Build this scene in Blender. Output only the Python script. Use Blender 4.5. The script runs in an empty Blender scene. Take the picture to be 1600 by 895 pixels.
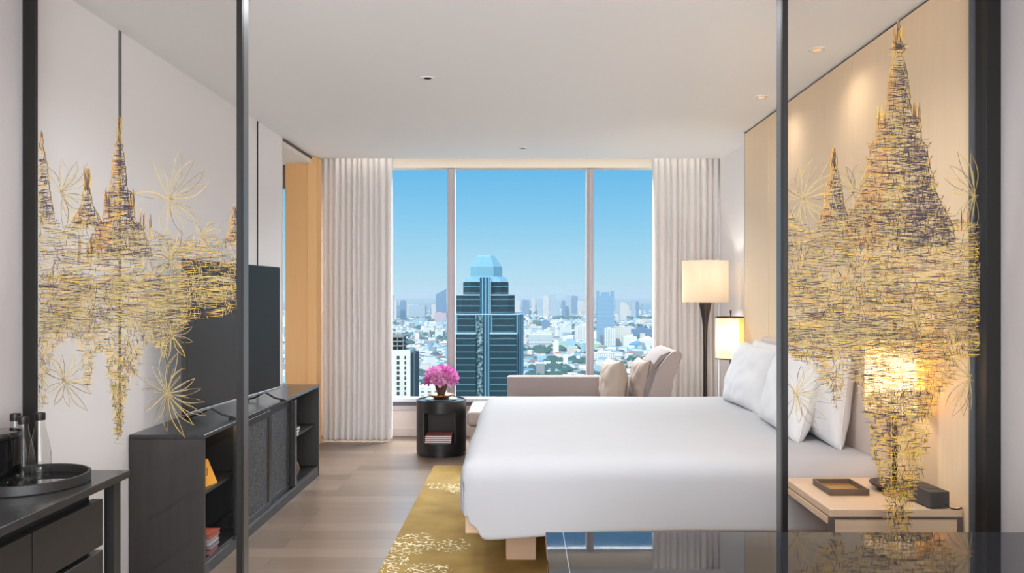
import bpy, bmesh, math, random
from mathutils import Vector, Matrix, noise
R = math.radians
PI = math.pi
D = bpy.data
SC = bpy.context.scene
COL = SC.collection
random.seed(7)

# ------------------------------------------------------------------ camera
F = 1240.0            # focal length in pixels of the 1600 px frame
CZ = 1.42             # eye height
VX, VY = 817.0, 461.0
cam = D.cameras.new('camera')
cam.sensor_width = 36.0
cam.lens = F * 36.0 / 1600.0
cam.shift_x = -(VX - 800.0) / 1600.0
cam.shift_y = (VY - 447.5) / 1600.0
cam.clip_start = 0.05
cam.clip_end = 60000
co = D.objects.new('camera', cam)
COL.objects.link(co)
co.location = (0, 0, CZ)
co.rotation_euler = (R(90), 0, 0)
SC.camera = co

def lin(c):
    c = c / 255.0
    return c / 12.92 if c <= 0.04045 else ((c + 0.055) / 1.055) ** 2.4
def rgb(r, g, b):
    return (lin(r), lin(g), lin(b), 1.0)
def P(px, py, d):
    return Vector(((px - VX) / F * d, d, CZ - (py - VY) / F * d))

# ------------------------------------------------------------------ world, sun, lights, exposure
SC.view_settings.view_transform = 'Standard'
SC.view_settings.look = 'None'
SC.view_settings.exposure = 0.6
SC.view_settings.gamma = 1.0
SC.view_settings.use_curve_mapping = False
SC.cycles.use_denoising = True
SC.cycles.max_bounces = 10
SC.cycles.diffuse_bounces = 5
SC.cycles.glossy_bounces = 4
SC.cycles.transmission_bounces = 8
SC.cycles.transparent_max_bounces = 24
SC.cycles.volume_bounces = 1
SC.cycles.sample_clamp_indirect = 6.0
SC.cycles.caustics_reflective = False
SC.cycles.caustics_refractive = False

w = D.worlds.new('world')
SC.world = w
w.use_nodes = True
nt = w.node_tree
nt.nodes.clear()
wo = nt.nodes.new('ShaderNodeOutputWorld')
bg = nt.nodes.new('ShaderNodeBackground')
tc = nt.nodes.new('ShaderNodeTexCoord')
sp = nt.nodes.new('ShaderNodeSeparateXYZ')
cr = nt.nodes.new('ShaderNodeValToRGB')
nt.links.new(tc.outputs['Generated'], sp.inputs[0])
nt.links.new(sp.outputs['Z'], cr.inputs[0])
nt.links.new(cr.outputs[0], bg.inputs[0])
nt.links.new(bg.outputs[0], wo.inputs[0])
els = cr.color_ramp.elements
stops = [(0.0, (190, 220, 232)), (0.035, (172, 216, 238)), (0.09, (140, 203, 238)), (0.16, (105, 184, 234)), (0.26, (84, 170, 232))]
els[0].position = 0.0; els[0].color = rgb(*stops[0][1])
els[1].position = stops[1][0]; els[1].color = rgb(*stops[1][1])
for p, c in stops[2:]:
    e = els.new(p); e.color = rgb(*c)
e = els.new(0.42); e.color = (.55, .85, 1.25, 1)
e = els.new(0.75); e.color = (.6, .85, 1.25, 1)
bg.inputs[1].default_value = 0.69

def add_light(name, kind, loc, rot, energy, color, **kw):
    l = D.lights.new(name, kind)
    l.energy = energy
    l.color = color
    for k, v in kw.items():
        setattr(l, k, v)
    o = D.objects.new(name, l)
    COL.objects.link(o)
    o.location = loc
    o.rotation_euler = rot
    return o
# afternoon sun on the city, from behind and left of the hotel (never enters the room)
add_light('sun', 'SUN', (0, 0, 300), (R(48), 0, R(-28)), 2.7, (1.0, 0.95, 0.88), angle=R(0.6))
# added fill lights, unseen: one upright behind the camera, one under the ceiling
add_light('rear_fill_light', 'AREA', (0.0, -1.7, 1.45), (R(106), 0, 0), 170, (0.88, 0.955, 1.03), shape='RECTANGLE', size=3.4, size_y=2.3)
add_light('overhead_fill_light', 'AREA', (0.0, 1.0, 2.69), (0, 0, 0), 30, (0.93, 0.98, 1.0), shape='RECTANGLE', size=2.6, size_y=1.4)
# added fill light, unseen outside above the window head, shining down into the room
add_light('window_fill_light', 'AREA', (0.0, 10.4, 4.9), (R(-52), 0, 0), 1150, (0.92, 0.955, 1.0), shape='RECTANGLE', size=5.0, size_y=3.0)

# ------------------------------------------------------------------ materials
MATS = {}
class N:
    """small node-tree writer"""
    def __init__(s, m):
        s.m = m; m.use_nodes = True; s.t = m.node_tree; s.t.nodes.clear()
        s.out = s.t.nodes.new('ShaderNodeOutputMaterial')
    def n(s, kind, **kw):
        x = s.t.nodes.new('ShaderNode' + kind)
        for k, v in kw.items():
            setattr(x, k, v)
        return x
    def l(s, a, b):
        s.t.links.new(a, b)
    def math(s, op, a, b=None, c=None):
        x = s.n('Math', operation=op)
        for i, v in enumerate((a, b, c)):
            if v is None: continue
            if isinstance(v, (int, float)): x.inputs[i].default_value = v
            else: s.l(v, x.inputs[i])
        return x.outputs[0]
    def mix(s, fac, a, b):
        x = s.n('Mix', data_type='RGBA')
        for i, v in ((0, fac), (6, a), (7, b)):
            if isinstance(v, (int, float)): x.inputs[i].default_value = v
            elif isinstance(v, tuple): x.inputs[i].default_value = v
            else: s.l(v, x.inputs[i])
        return x.outputs[2]
    def bsdf(s, color, rough=0.5, metal=0.0, spec=None, coat=0.0):
        b = s.n('BsdfPrincipled')
        if isinstance(color, tuple): b.inputs['Base Color'].default_value = color
        else: s.l(color, b.inputs['Base Color'])
        b.inputs['Roughness'].default_value = rough
        b.inputs['Metallic'].default_value = metal
        if spec is not None: b.inputs['Specular IOR Level'].default_value = spec
        if coat: b.inputs['Coat Weight'].default_value = coat
        s.l(b.outputs[0], s.out.inputs[0])
        return b
    def bump(s, b, h, strength, dist=0.01):
        x = s.n('Bump'); x.inputs['Strength'].default_value = strength; x.inputs['Distance'].default_value = dist
        s.l(h, x.inputs['Height']); s.l(x.outputs[0], b.inputs['Normal'])

def mat(name, color, rough=0.5, metal=0.0, spec=None, noise_scale=0, noise_amt=0.0, bump=0.0, stretch=(1, 1, 1), coat=0.0):
    if name in MATS: return MATS[name]
    m = D.materials.new(name); MATS[name] = m
    k = N(m)
    col = rgb(*color)
    if noise_scale:
        tcn = k.n('TexCoord'); mp = k.n('Mapping'); mp.inputs['Scale'].default_value = stretch
        nz = k.n('TexNoise'); nz.inputs['Scale'].default_value = noise_scale; nz.inputs['Detail'].default_value = 5
        k.l(tcn.outputs['Object'], mp.inputs[0]); k.l(mp.outputs[0], nz.inputs['Vector'])
        dark = tuple(c * (1 - noise_amt) for c in col[:3]) + (1,)
        lite = tuple(min(1, c * (1 + noise_amt)) for c in col[:3]) + (1,)
        mr = k.n('MapRange'); mr.inputs[1].default_value = 0.3; mr.inputs[2].default_value = 0.7
        k.l(nz.outputs['Fac'], mr.inputs[0])
        b = k.bsdf(k.mix(mr.outputs[0], dark, lite), rough, metal, spec, coat)
        if bump: k.bump(b, nz.outputs['Fac'], bump)
    else:
        k.bsdf(col, rough, metal, spec, coat)
    m.diffuse_color = col
    return m

WALLM = mat('wall_vinyl', (243, 240, 240), 0.7, noise_scale=220, noise_amt=0.02, bump=0.05)
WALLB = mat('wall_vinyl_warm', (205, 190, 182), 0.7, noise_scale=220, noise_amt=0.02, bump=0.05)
CEIL = mat('ceiling_paint', (241, 241, 240), 0.85)
WHITEP = mat('white_paint', (232, 228, 222), 0.5)
DARKGAP = mat('shadow_gap', (22, 20, 19), 0.8)
CREAM = mat('cream_trim', (232, 218, 200), 0.5)
BLACKM = mat('black_bronze_metal', (34, 31, 29), 0.42, 0.5)
GREYM = mat('lit_side_and_jamb_grey', (104, 104, 106), 0.38, 0.55)  # grey paints window light onto the stile sides; also the jamb colour
BLACKW = mat('black_stained_oak', (35, 33, 32), 0.38, noise_scale=60, noise_amt=0.12, bump=0.03, stretch=(1, .1, 1))
BLACKW2 = mat('black_lacquer_top', (52, 51, 51), 0.22, noise_scale=60, noise_amt=0.06, stretch=(1, .1, 1))
BLACKG = mat('black_gloss', (12, 12, 12), 0.04)
DARKIN = mat('dark_cabinet_lining', (26, 24, 23), 0.35)
LINEN = mat('white_bed_linen', (177, 176, 179), 0.85, noise_scale=6, noise_amt=0.01)
PILLOWM = mat('white_pillowcase', (222, 221, 222), 0.85)
MAUVE = mat('taupe_upholstery', (146, 134, 131), 0.95, noise_scale=500, noise_amt=0.08, bump=0.2)
MAUVE2 = mat('taupe_upholstery_pale', (168, 155, 151), 0.95, noise_scale=500, noise_amt=0.07, bump=0.2)
BEIGEC = mat('beige_linen_cushion', (178, 162, 148), 0.95, noise_scale=400, noise_amt=0.06, bump=0.2)
BEIGEP = mat('rose_beige_cushion', (166, 148, 138), 0.95, noise_scale=400, noise_amt=0.06, bump=0.2)
HEADB = mat('headboard_fabric', (206, 190, 180), 0.9, noise_scale=400, noise_amt=0.05, bump=0.15)
CURT = mat('curtain_linen', (232, 226, 222), 0.9, noise_scale=300, noise_amt=0.03, bump=0.1)
MULL = mat('mullion_aluminium', (172, 162, 164), 0.45, 0.2)
COPPER = mat('copper', (168, 104, 66), 0.3, 0.85)
COPPERD = mat('dark_copper_pot', (96, 66, 52), 0.5, 0.5, noise_scale=60, noise_amt=0.3)
BRASS = mat('brass_lining', (196, 150, 82), 0.35, 0.6)
BRONZE = mat('bronze_lamp_metal', (60, 52, 48), 0.35, 0.5)
PAGES = mat('book_pages', (232, 226, 224), 0.8)
PINKB = mat('salmon_book_cover', (188, 112, 100), 0.6)
GOLDL = mat('gold_stripe', (212, 170, 100), 0.4, 0.4)
CAPM = mat('bottle_cap', (30, 26, 24), 0.4, 0.4, noise_scale=200, noise_amt=.3)
SPK = mat('charcoal_plastic', (62, 58, 56), 0.55, noise_scale=800, noise_amt=.2)
SCREEN = mat('tv_screen', (38, 38, 36), 0.35, spec=.12)

def wood(name, c1, c2, axis='Z', scale=6, rough=0.45):
    m = D.materials.new(name); MATS[name] = m
    k = N(m)
    t = k.n('TexCoord'); mp = k.n('Mapping')
    st = {'Z': (14, 14, .5), 'X': (.5, 14, 14), 'Y': (14, .5, 14)}[axis]
    mp.inputs['Scale'].default_value = st
    a = k.n('TexNoise'); a.inputs['Scale'].default_value = scale; a.inputs['Detail'].default_value = 6; a.inputs['Roughness'].default_value = .65
    k.l(t.outputs['Object'], mp.inputs[0]); k.l(mp.outputs[0], a.inputs['Vector'])
    mr = k.n('MapRange'); mr.inputs[1].default_value = .3; mr.inputs[2].default_value = .7
    k.l(a.outputs['Fac'], mr.inputs[0])
    b = k.bsdf(k.mix(mr.outputs[0], rgb(*c1), rgb(*c2)), rough)
    k.bump(b, a.outputs['Fac'], .04)
    return m
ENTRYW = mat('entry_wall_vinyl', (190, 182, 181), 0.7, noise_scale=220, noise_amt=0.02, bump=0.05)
OAKP = wood('pale_oak_panel', (244, 214, 174), (250, 222, 184))
OAKX = wood('pale_oak_furniture', (206, 176, 146), (216, 188, 158), 'X')
OAKY = wood('pale_oak_bed', (200, 164, 134), (210, 176, 146), 'X')
OAKO = wood('honey_oak', (238, 184, 122), (242, 192, 132))

def floor_mat():
    m = D.materials.new('floor_oak_planks'); k = N(m)
    t = k.n('TexCoord'); b = k.n('TexBrick')
    b.offset = 0.37; b.offset_frequency = 2; b.squash = 1; b.squash_frequency = 2
    b.inputs['Scale'].default_value = 1
    b.inputs['Brick Width'].default_value = 1.35; b.inputs['Row Height'].default_value = .165
    b.inputs['Mortar Size'].default_value = .0022; b.inputs['Mortar Smooth'].default_value = .2; b.inputs['Bias'].default_value = 0
    b.inputs['Color1'].default_value = (0, 0, 0, 1); b.inputs['Color2'].default_value = (1, 1, 1, 1)
    b.inputs['Mortar'].default_value = (.5, .5, .5, 1)
    k.l(t.outputs['Object'], b.inputs['Vector'])
    mp = k.n('Mapping'); mp.inputs['Scale'].default_value = (1.4, 26, 1)
    nz = k.n('TexNoise'); nz.inputs['Scale'].default_value = 3; nz.inputs['Detail'].default_value = 7
    k.l(t.outputs['Object'], mp.inputs[0]); k.l(mp.outputs[0], nz.inputs['Vector'])
    base = k.mix(b.outputs['Color'], rgb(112, 93, 79), rgb(134, 114, 98))
    g = k.n('MapRange'); g.inputs[1].default_value = .3; g.inputs[2].default_value = .7; g.inputs[3].default_value = .88; g.inputs[4].default_value = 1.08
    k.l(nz.outputs['Fac'], g.inputs[0])
    mul = k.n('Mix', data_type='RGBA', blend_type='MULTIPLY'); mul.inputs[0].default_value = 1
    k.l(base, mul.inputs[6]); k.l(g.outputs[0], mul.inputs[7])
    col = k.mix(b.outputs['Fac'], mul.outputs[2], rgb(90, 74, 64))
    s = k.bsdf(col, .3)
    k.bump(s, k.math('SUBTRACT', 1, b.outputs['Fac']), .25, .002)
    return m
FLOORM = floor_mat()

def rug_mat():
    m = D.materials.new('mustard_rug_pile'); k = N(m)
    t = k.n('TexCoord'); 
    nz = k.n('TexNoise'); nz.inputs['Scale'].default_value = 5; nz.inputs['Detail'].default_value = 8
    k.l(t.outputs['Object'], nz.inputs['Vector'])
    mr = k.n('MapRange'); mr.inputs[1].default_value = .3; mr.inputs[2].default_value = .7
    k.l(nz.outputs['Fac'], mr.inputs[0])
    gold = k.mix(mr.outputs[0], rgb(138, 108, 48), rgb(164, 133, 66))
    # coral line patches
    wn = k.n('TexNoise'); wn.inputs['Scale'].default_value = 7; wn.inputs['Detail'].default_value = 2
    k.l(t.outputs['Object'], wn.inputs['Vector'])
    va = k.n('VectorMath', operation='SCALE'); k.l(wn.outputs['Color'], va.inputs[0]); va.inputs[3].default_value = .10
    vb = k.n('VectorMath', operation='ADD'); k.l(t.outputs['Object'], vb.inputs[0]); k.l(va.outputs[0], vb.inputs[1])
    vo = k.n('TexVoronoi', feature='DISTANCE_TO_EDGE'); vo.inputs['Scale'].default_value = 26
    k.l(vb.outputs[0], vo.inputs['Vector'])
    line = k.math('LESS_THAN', vo.outputs['Distance'], .075)
    brk = k.n('TexNoise'); brk.inputs['Scale'].default_value = 42; brk.inputs['Detail'].default_value = 1
    k.l(t.outputs['Object'], brk.inputs['Vector'])
    line = k.math('MULTIPLY', line, k.math('GREATER_THAN', brk.outputs['Fac'], .5))
    s = k.n('SeparateXYZ'); k.l(t.outputs['Object'], s.inputs[0])
    n2 = k.n('TexNoise'); n2.inputs['Scale'].default_value = 9; n2.inputs['Detail'].default_value = 3
    k.l(t.outputs['Object'], n2.inputs['Vector'])
    dist = k.math('MULTIPLY', k.math('SUBTRACT', n2.outputs['Fac'], .5), 1.3)
    tot = None
    # patches: centre x, y (world), half sizes
    for cx, cy, hx, hy in [(-.62, 5.86, .10, .10), (-.42, 5.80, .14, .17), (-.62, 4.50, .14, .20), (-.40, 4.47, .11, .12), (-.72, 4.15, .13, .16), (-.50, 4.08, .13, .09),
                           (.1, 6.3, .2, .1), (.3, 3.6, .3, .2)]:
        a = k.math('DIVIDE', k.math('SUBTRACT', s.outputs[0], cx), hx)
        b = k.math('DIVIDE', k.math('SUBTRACT', s.outputs[1], cy), hy)
        r2 = k.math('ADD', k.math('ADD', k.math('MULTIPLY', a, a), k.math('MULTIPLY', b, b)), dist)
        q = k.math('LESS_THAN', r2, 1)
        tot = q if tot is None else k.math('MAXIMUM', tot, q)
    fac = k.math('MULTIPLY', line, tot)
    b = k.bsdf(k.mix(fac, gold, rgb(228, 218, 186)), .95)
    fz = k.n('TexNoise'); fz.inputs['Scale'].default_value = 350
    k.l(t.outputs['Object'], fz.inputs['Vector'])
    k.bump(b, k.math('ADD', fz.outputs['Fac'], k.math('MULTIPLY', fac, .6)), .5, .004)
    return m
RUGM = rug_mat()

def weave_mat():
    m = D.materials.new('black_cane_weave'); k = N(m)
    t = k.n('TexCoord'); mp = k.n('Mapping'); mp.inputs['Scale'].default_value = (1, 26, 190)
    a = k.n('TexNoise'); a.inputs['Scale'].default_value = 1
    k.l(t.outputs['Object'], mp.inputs[0]); k.l(mp.outputs[0], a.inputs['Vector'])
    mp2 = k.n('Mapping'); mp2.inputs['Scale'].default_value = (1, 190, 20)
    c = k.n('TexNoise'); c.inputs['Scale'].default_value = 1
    k.l(t.outputs['Object'], mp2.inputs[0]); k.l(mp2.outputs[0], c.inputs['Vector'])
    f = k.math('MULTIPLY', k.math('ADD', a.outputs['Fac'], c.outputs['Fac']), .5)
    mr = k.n('MapRange'); mr.inputs[1].default_value = .38; mr.inputs[2].default_value = .62
    k.l(f, mr.inputs[0])
    b = k.bsdf(k.mix(mr.outputs[0], rgb(26, 26, 28), rgb(88, 90, 94)), .6)
    k.bump(b, f, .4, .003)
    return m
WEAVE = weave_mat()

def pane_mat(name='clear_glass', tint=(.97, .985, .98, 1), ior=1.45, rough=0.0):
    m = D.materials.new(name); k = N(m)
    tr = k.n('BsdfTransparent'); tr.inputs[0].default_value = tint
    gl = k.n('BsdfGlossy'); gl.inputs['Roughness'].default_value = rough
    fr = k.n('Fresnel'); ge = k.n('NewGeometry')
    k.l(k.math('ADD', ior, k.math('MULTIPLY', ge.outputs['Backfacing'], 1 / ior - ior)), fr.inputs[0])
    mx = k.n('MixShader')
    k.l(fr.outputs[0], mx.inputs[0]); k.l(tr.outputs[0], mx.inputs[1]); k.l(gl.outputs[0], mx.inputs[2])
    k.l(mx.outputs[0], k.out.inputs[0])
    return m
PANE = pane_mat(ior=1.06)
SCRGLASS = pane_mat('screen_glass', (.95, .945, .94, 1), 1.3)

def glass_mat():
    m = D.materials.new('bottle_glass'); k = N(m)
    g = k.n('BsdfGlass'); g.inputs['IOR'].default_value = 1.33; g.inputs['Color'].default_value = (.93, .93, .92, 1)
    k.l(g.outputs[0], k.out.inputs[0])
    return m
BOTTLEG = pane_mat('bottle_clear_glass', (.90, .90, .89, 1), 1.55)

def gloss_mat():
    m = D.materials.new('dark_mirror_desk_top'); k = N(m)
    d = k.n('BsdfDiffuse'); d.inputs[0].default_value = rgb(30, 30, 33)
    g = k.n('BsdfGlossy'); g.inputs['Roughness'].default_value = .028; g.inputs[0].default_value = (.9, .9, .92, 1)
    lw = k.n('Fresnel'); lw.inputs[0].default_value = 1.72
    mx = k.n('MixShader'); k.l(lw.outputs[0], mx.inputs[0]); k.l(d.outputs[0], mx.inputs[1]); k.l(g.outputs[0], mx.inputs[2])
    k.l(mx.outputs[0], k.out.inputs[0])
    return m
DESKM = gloss_mat()

def shade_mat(name, col, trans=.6):
    m = D.materials.new(name); k = N(m)
    d = k.n('BsdfDiffuse'); d.inputs[0].default_value = col
    t = k.n('BsdfTranslucent'); t.inputs[0].default_value = col
    mx = k.n('MixShader'); mx.inputs[0].default_value = trans
    k.l(d.outputs[0], mx.inputs[1]); k.l(t.outputs[0], mx.inputs[2]); k.l(mx.outputs[0], k.out.inputs[0])
    return m
SHADEW = shade_mat('white_lamp_shade', rgb(246, 236, 222))
SHADEY = shade_mat('amber_lamp_shade', rgb(240, 196, 120))
PETAL = shade_mat('pink_petal', rgb(214, 136, 186), .25)
PETAL2 = shade_mat('magenta_petal', rgb(198, 98, 168), .25)
PETAL3 = shade_mat('pale_petal', rgb(244, 198, 228), .25)
STAMEN = mat('flower_centre', (190, 90, 60), .7)

def facade(name, base, win, sx, sz, wx=.5, wz=.5, rough=.6):
    """window grid in the surface of a far building: columns of pitch sx, storeys of pitch sz"""
    if name in MATS: return MATS[name]
    m = D.materials.new(name); MATS[name] = m; k = N(m)
    t = k.n('TexCoord'); s = k.n('SeparateXYZ'); k.l(t.outputs['Object'], s.inputs[0])
    xy = k.math('ADD', s.outputs[0], s.outputs[1])
    fx = k.math('FRACT', k.math('DIVIDE', xy, sx)); fz = k.math('FRACT', k.math('DIVIDE', s.outputs[2], sz))
    a = k.math('LESS_THAN', fx, wx); b = k.math('LESS_THAN', fz, wz)
    g = k.n('NewGeometry'); sn = k.n('SeparateXYZ'); k.l(g.outputs['Normal'], sn.inputs[0])
    up = k.math('LESS_THAN', k.math('ABSOLUTE', sn.outputs[2]), .5)
    f = k.math('MULTIPLY', k.math('MULTIPLY', a, b), up)
    k.bsdf(k.mix(f, rgb(*base), rgb(*win)), rough)
    return m

# ------------------------------------------------------------------ mesh helpers
def box(bm, x0, x1, y0, y1, z0, z1, bev=0.0, seg=2, mi=0):
    vs = [bm.verts.new((x, y, z)) for z in (z0, z1) for y in (y0, y1) for x in (x0, x1)]
    fs = [bm.faces.new([vs[i] for i in q]) for q in ((0, 2, 3, 1), (4, 5, 7, 6), (0, 1, 5, 4), (2, 6, 7, 3), (0, 4, 6, 2), (1, 3, 7, 5))]
    for f in fs: f.material_index = mi
    if bev > 0:
        es = list({e for f in fs for e in f.edges})
        bmesh.ops.bevel(bm, geom=es, offset=bev, segments=seg, affect='EDGES', profile=.5)
    return fs
def lathe(bm, prof, c=(0, 0, 0), n=40, a0=0, a1=2 * PI):
    full = abs(a1 - a0 - 2 * PI) < 1e-6
    cnt = n if full else n + 1
    rings = []
    for r, z in prof:
        if r < 1e-6:
            rings.append([bm.verts.new((c[0], c[1], c[2] + z))] * cnt)
        else:
            rings.append([bm.verts.new((c[0] + r * math.cos(a0 + (a1 - a0) * i / n), c[1] + r * math.sin(a0 + (a1 - a0) * i / n), c[2] + z)) for i in range(cnt)])
    for a, b in zip(rings, rings[1:]):
        for i in range(n):
            j = (i + 1) % cnt
            vs = []
            for v in (a[i], a[j], b[j], b[i]):
                if v not in vs: vs.append(v)
            if len(vs) >= 3:
                try: bm.faces.new(vs)
                except ValueError: pass
def tube(bm, pts, rad, n=8, cap=True):
    rings = []
    pts = [Vector(p) for p in pts]
    for i, p in enumerate(pts):
        t = (pts[min(i + 1, len(pts) - 1)] - pts[max(i - 1, 0)]).normalized()
        up = Vector((0, 0, 1)) if abs(t.z) < .9 else Vector((0, 1, 0))
        a = t.cross(up).normalized(); b = t.cross(a)
        r = rad[i] if isinstance(rad, (list, tuple)) else rad
        rings.append([bm.verts.new(p + a * r * math.cos(2 * PI * k / n) + b * r * math.sin(2 * PI * k / n)) for k in range(n)])
    for a, b in zip(rings, rings[1:]):
        for i in range(n):
            bm.faces.new((a[i], a[(i + 1) % n], b[(i + 1) % n], b[i]))
    if cap:
        bm.faces.new(rings[0]); bm.faces.new(rings[-1])
def prism(bm, poly, z0, z1, mi=0):
    """poly in XY extruded in Z"""
    a = [bm.verts.new((x, y, z0)) for x, y in poly]; b = [bm.verts.new((x, y, z1)) for x, y in poly]
    fs = [bm.faces.new(a), bm.faces.new(b)]
    for i in range(len(poly)):
        j = (i + 1) % len(poly)
        fs.append(bm.faces.new((a[i], a[j], b[j], b[i])))
    for f in fs: f.material_index = mi
    return fs
def frustum(bm, p0, p1, z0, z1):
    a = [bm.verts.new((x, y, z0)) for x, y in p0]; b = [bm.verts.new((x, y, z1)) for x, y in p1]
    bm.faces.new(a); bm.faces.new(b)
    for i in range(len(p0)):
        j = (i + 1) % len(p0)
        bm.faces.new((a[i], a[j], b[j], b[i]))

def obj(name, bm, material, parent=None, smooth=False, world=True, angle=None):
    """links bm as ONE mesh object; with world=True its coordinates are world ones and get moved into the parent's frame"""
    if parent is not None and world:
        bmesh.ops.translate(bm, verts=bm.verts, vec=-Vector(parent['_w']) if '_w' in parent else Vector((0, 0, 0)))
    bmesh.ops.recalc_face_normals(bm, faces=bm.faces)
    me = D.meshes.new(name); bm.to_mesh(me); bm.free()
    for mm in (material if isinstance(material, (list, tuple)) else [material]):
        me.materials.append(mm)
    if smooth:
        for p in me.polygons: p.use_smooth = True
        if angle: 
            try: me.set_sharp_from_angle(angle=R(angle))
            except Exception: pass
    o = D.objects.new(name, me); COL.objects.link(o)
    if parent is not None:
        o.parent = parent
        if '_w' in parent: o['_w'] = parent['_w']
    return o
def B():
    return bmesh.new()
def tag(o, label, cat, group=None, kind=None):
    o['label'] = label; o['category'] = cat
    if group: o['group'] = group
    if kind: o['kind'] = kind
    return o
def thing(name, label, cat, loc=(0, 0, 0), rz=0, group=None, kind=None):
    o = D.objects.new(name, None); COL.objects.link(o); o.empty_display_size = .1
    o.location = loc; o.rotation_euler = (0, 0, rz)
    o['_w'] = tuple(loc)
    return tag(o, label, cat, group, kind)
def lone(name, bm, material, loc, label, cat, group=None, kind=None, smooth=False, angle=None):
    bmesh.ops.translate(bm, verts=bm.verts, vec=-Vector(loc))
    o = obj(name, bm, material, None, smooth, angle=angle); o.location = loc
    return tag(o, label, cat, group, kind)
def struct(name, bm, material, parent=None):
    o = obj(name, bm, material, parent)
    if parent is None: o['kind'] = 'structure'
    return o
def tree_copy(o, parent=None):
    c = o.copy(); COL.objects.link(c); c.parent = parent
    for ch in list(o.children):
        tree_copy(ch, c)
    return c

# ------------------------------------------------------------------ room shell
H = 2.72
XL, XR, XR2 = -1.985, 1.77, 1.91      # bedroom walls
FL, FR = -1.91, 1.82                  # entrance walls, this side of the glass screens
YG = 3.047                            # plane of the glass screens
YW = 8.0                              # window wall
YC = 7.55                             # ceiling edge before the curtain pocket
b = B(); box(b, -3.5, 2.2, -2.2, 8.15, -.15, 0); struct('floor', b, FLOORM)
b = B(); box(b, -3.5, 2.2, -2.2, YC, H, H + .12); box(b, -3.5, 2.2, YC, 8.2, H + .22, H + .34); box(b, -3.5, 2.2, YC - .03, YC, H + .12, H + .34); struct('ceiling', b, CEIL)
b = B(); box(b, XL - .12, XL, YG + .06, 6.53, 0, H); struct('wall_left', b, WALLM)
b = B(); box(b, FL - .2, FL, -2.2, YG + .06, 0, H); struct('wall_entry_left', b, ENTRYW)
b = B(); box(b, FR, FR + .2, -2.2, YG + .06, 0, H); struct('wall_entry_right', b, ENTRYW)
b = B(); box(b, XR2, XR2 + .12, 5.9, 8.1, 0, H + .2); box(b, XR + .07, XR2 + .12, YG + .06, 6.0, 0, H); struct('wall_right', b, WALLM)
b = B(); box(b, -3.5, 2.2, -2.32, -2.2, 0, H); struct('wall_behind', b, WALLM)
# thin shadow lines in the left wall
for i, px in enumerate((187, 402)):
    d = F * XL / (px - VX)
    b = B(); box(b, XL, XL + .003, d - .012, d + .012, .74, H); struct('trim_%d' % (i + 1), b, mat('groove_grey', (104, 101, 99), .6) if i == 0 else DARKGAP)
# pale cover strip edges beside the second line
# alcove left of the window: oak pier, lowered soffit, side wall
b = B(); box(b, -2.245, -1.99, 7.50, 7.62, 0, 2.712, .003); box(b, -2.02, XL + .05, 7.44, 7.62, 0, 2.715, .003); struct('trim_3', b, OAKO)
b = B(); box(b, -3.3, XL, 6.53, 7.55, 2.66, 2.719); struct('ceiling_alcove', b, WHITEP)
b = B(); box(b, -3.5, -3.38, 6.4, 8.1, 0, H + .2); box(b, -3.5, XL - .12, 6.41, 6.53, 0, H); struct('wall_alcove', b, WALLM)
b = B(); box(b, XL - .012, XL + .004, 6.53, 6.545, 0, H); struct('trim_4', b, CREAM)
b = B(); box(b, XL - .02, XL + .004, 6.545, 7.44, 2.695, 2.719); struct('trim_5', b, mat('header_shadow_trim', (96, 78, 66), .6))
# oak panelled headboard wall
ys = [YG + .06, F * XR / (1395 - VX), F * XR / (1331.6 - VX), F * XR / (1235.5 - VX), F * XR / (1201 - VX), 6.33]
hw = D.objects.new('wall_headboard', None); COL.objects.link(hw); hw['kind'] = 'structure'
for i in range(5):
    g = .007 if i in (1, 4) else .0012
    g0 = .007 if i in (1, 4) else .0012
    g1 = .007 if i in (0, 3) else .0012
    b = B(); box(b, XR, XR + .05, ys[i] + g0, ys[i + 1] - g1, 0, H - .014, .0008, 1); obj('panel', b, OAKP, hw)
b = B(); box(b, XR + .05, XR + .07, ys[0], ys[-1], 0, H); box(b, XR + .012, XR + .05, ys[0], ys[-1], H - .014, H); box(b, XR + .002, XR + .07, 6.33, 6.342, 0, H); obj('backing', b, DARKGAP, hw)
b = B(); box(b, XR + .002, XR2, 6.342, 6.355, 0, H); struct('trim_6', b, WALLM)
# window wall
ZS, ZH = .381, 2.70
b = B(); box(b, -3.5, 2.03, YW, YW + .15, 0, ZS - .1); box(b, 1.79, XR2, YW - .06, YW - .032, ZS + .01, ZH); box(b, -3.5, -2.95, YW, YW + .15, ZS - .1, H + .25); box(b, -2.2, -1.95, YW, YW + .15, ZS - .1, H + .25)  # second box: unseen strip added behind the curtain to block raking light
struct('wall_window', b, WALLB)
b = B(); box(b, XL, XR2, YW - .015, YW, 0, .085, .004); struct('baseboard_window', b, WALLB)
b = B(); box(b, XR2 - .012, XR2, 6.4, YW, 0, .085, .004); struct('baseboard_right', b, WALLM)
wn = D.objects.new('window_1', None); COL.objects.link(wn); wn['kind'] = 'structure'
b = B(); box(b, -1.95, XR2, YW - .02, YW + .12, ZS - .035, ZS + .002, .004); obj('window_sill', b, mat('sill_pale', (206, 212, 218), .35), wn)
b = B(); box(b, -1.95, XR2, YW - .005, YW + .12, ZS - .075, ZS - .035); obj('sill_groove', b, mat('sill_groove_dark', (92, 84, 84), .6), wn)
b = B(); box(b, -1.95, XR2, YW - .012, YW + .12, ZS - .12, ZS - .075, .003); obj('sill_apron', b, MULL, wn)
b = B(); box(b, -1.95, XR2, YW - .03, YW + .12, ZH, H + .25); obj('window_head', b, CREAM, wn)
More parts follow.
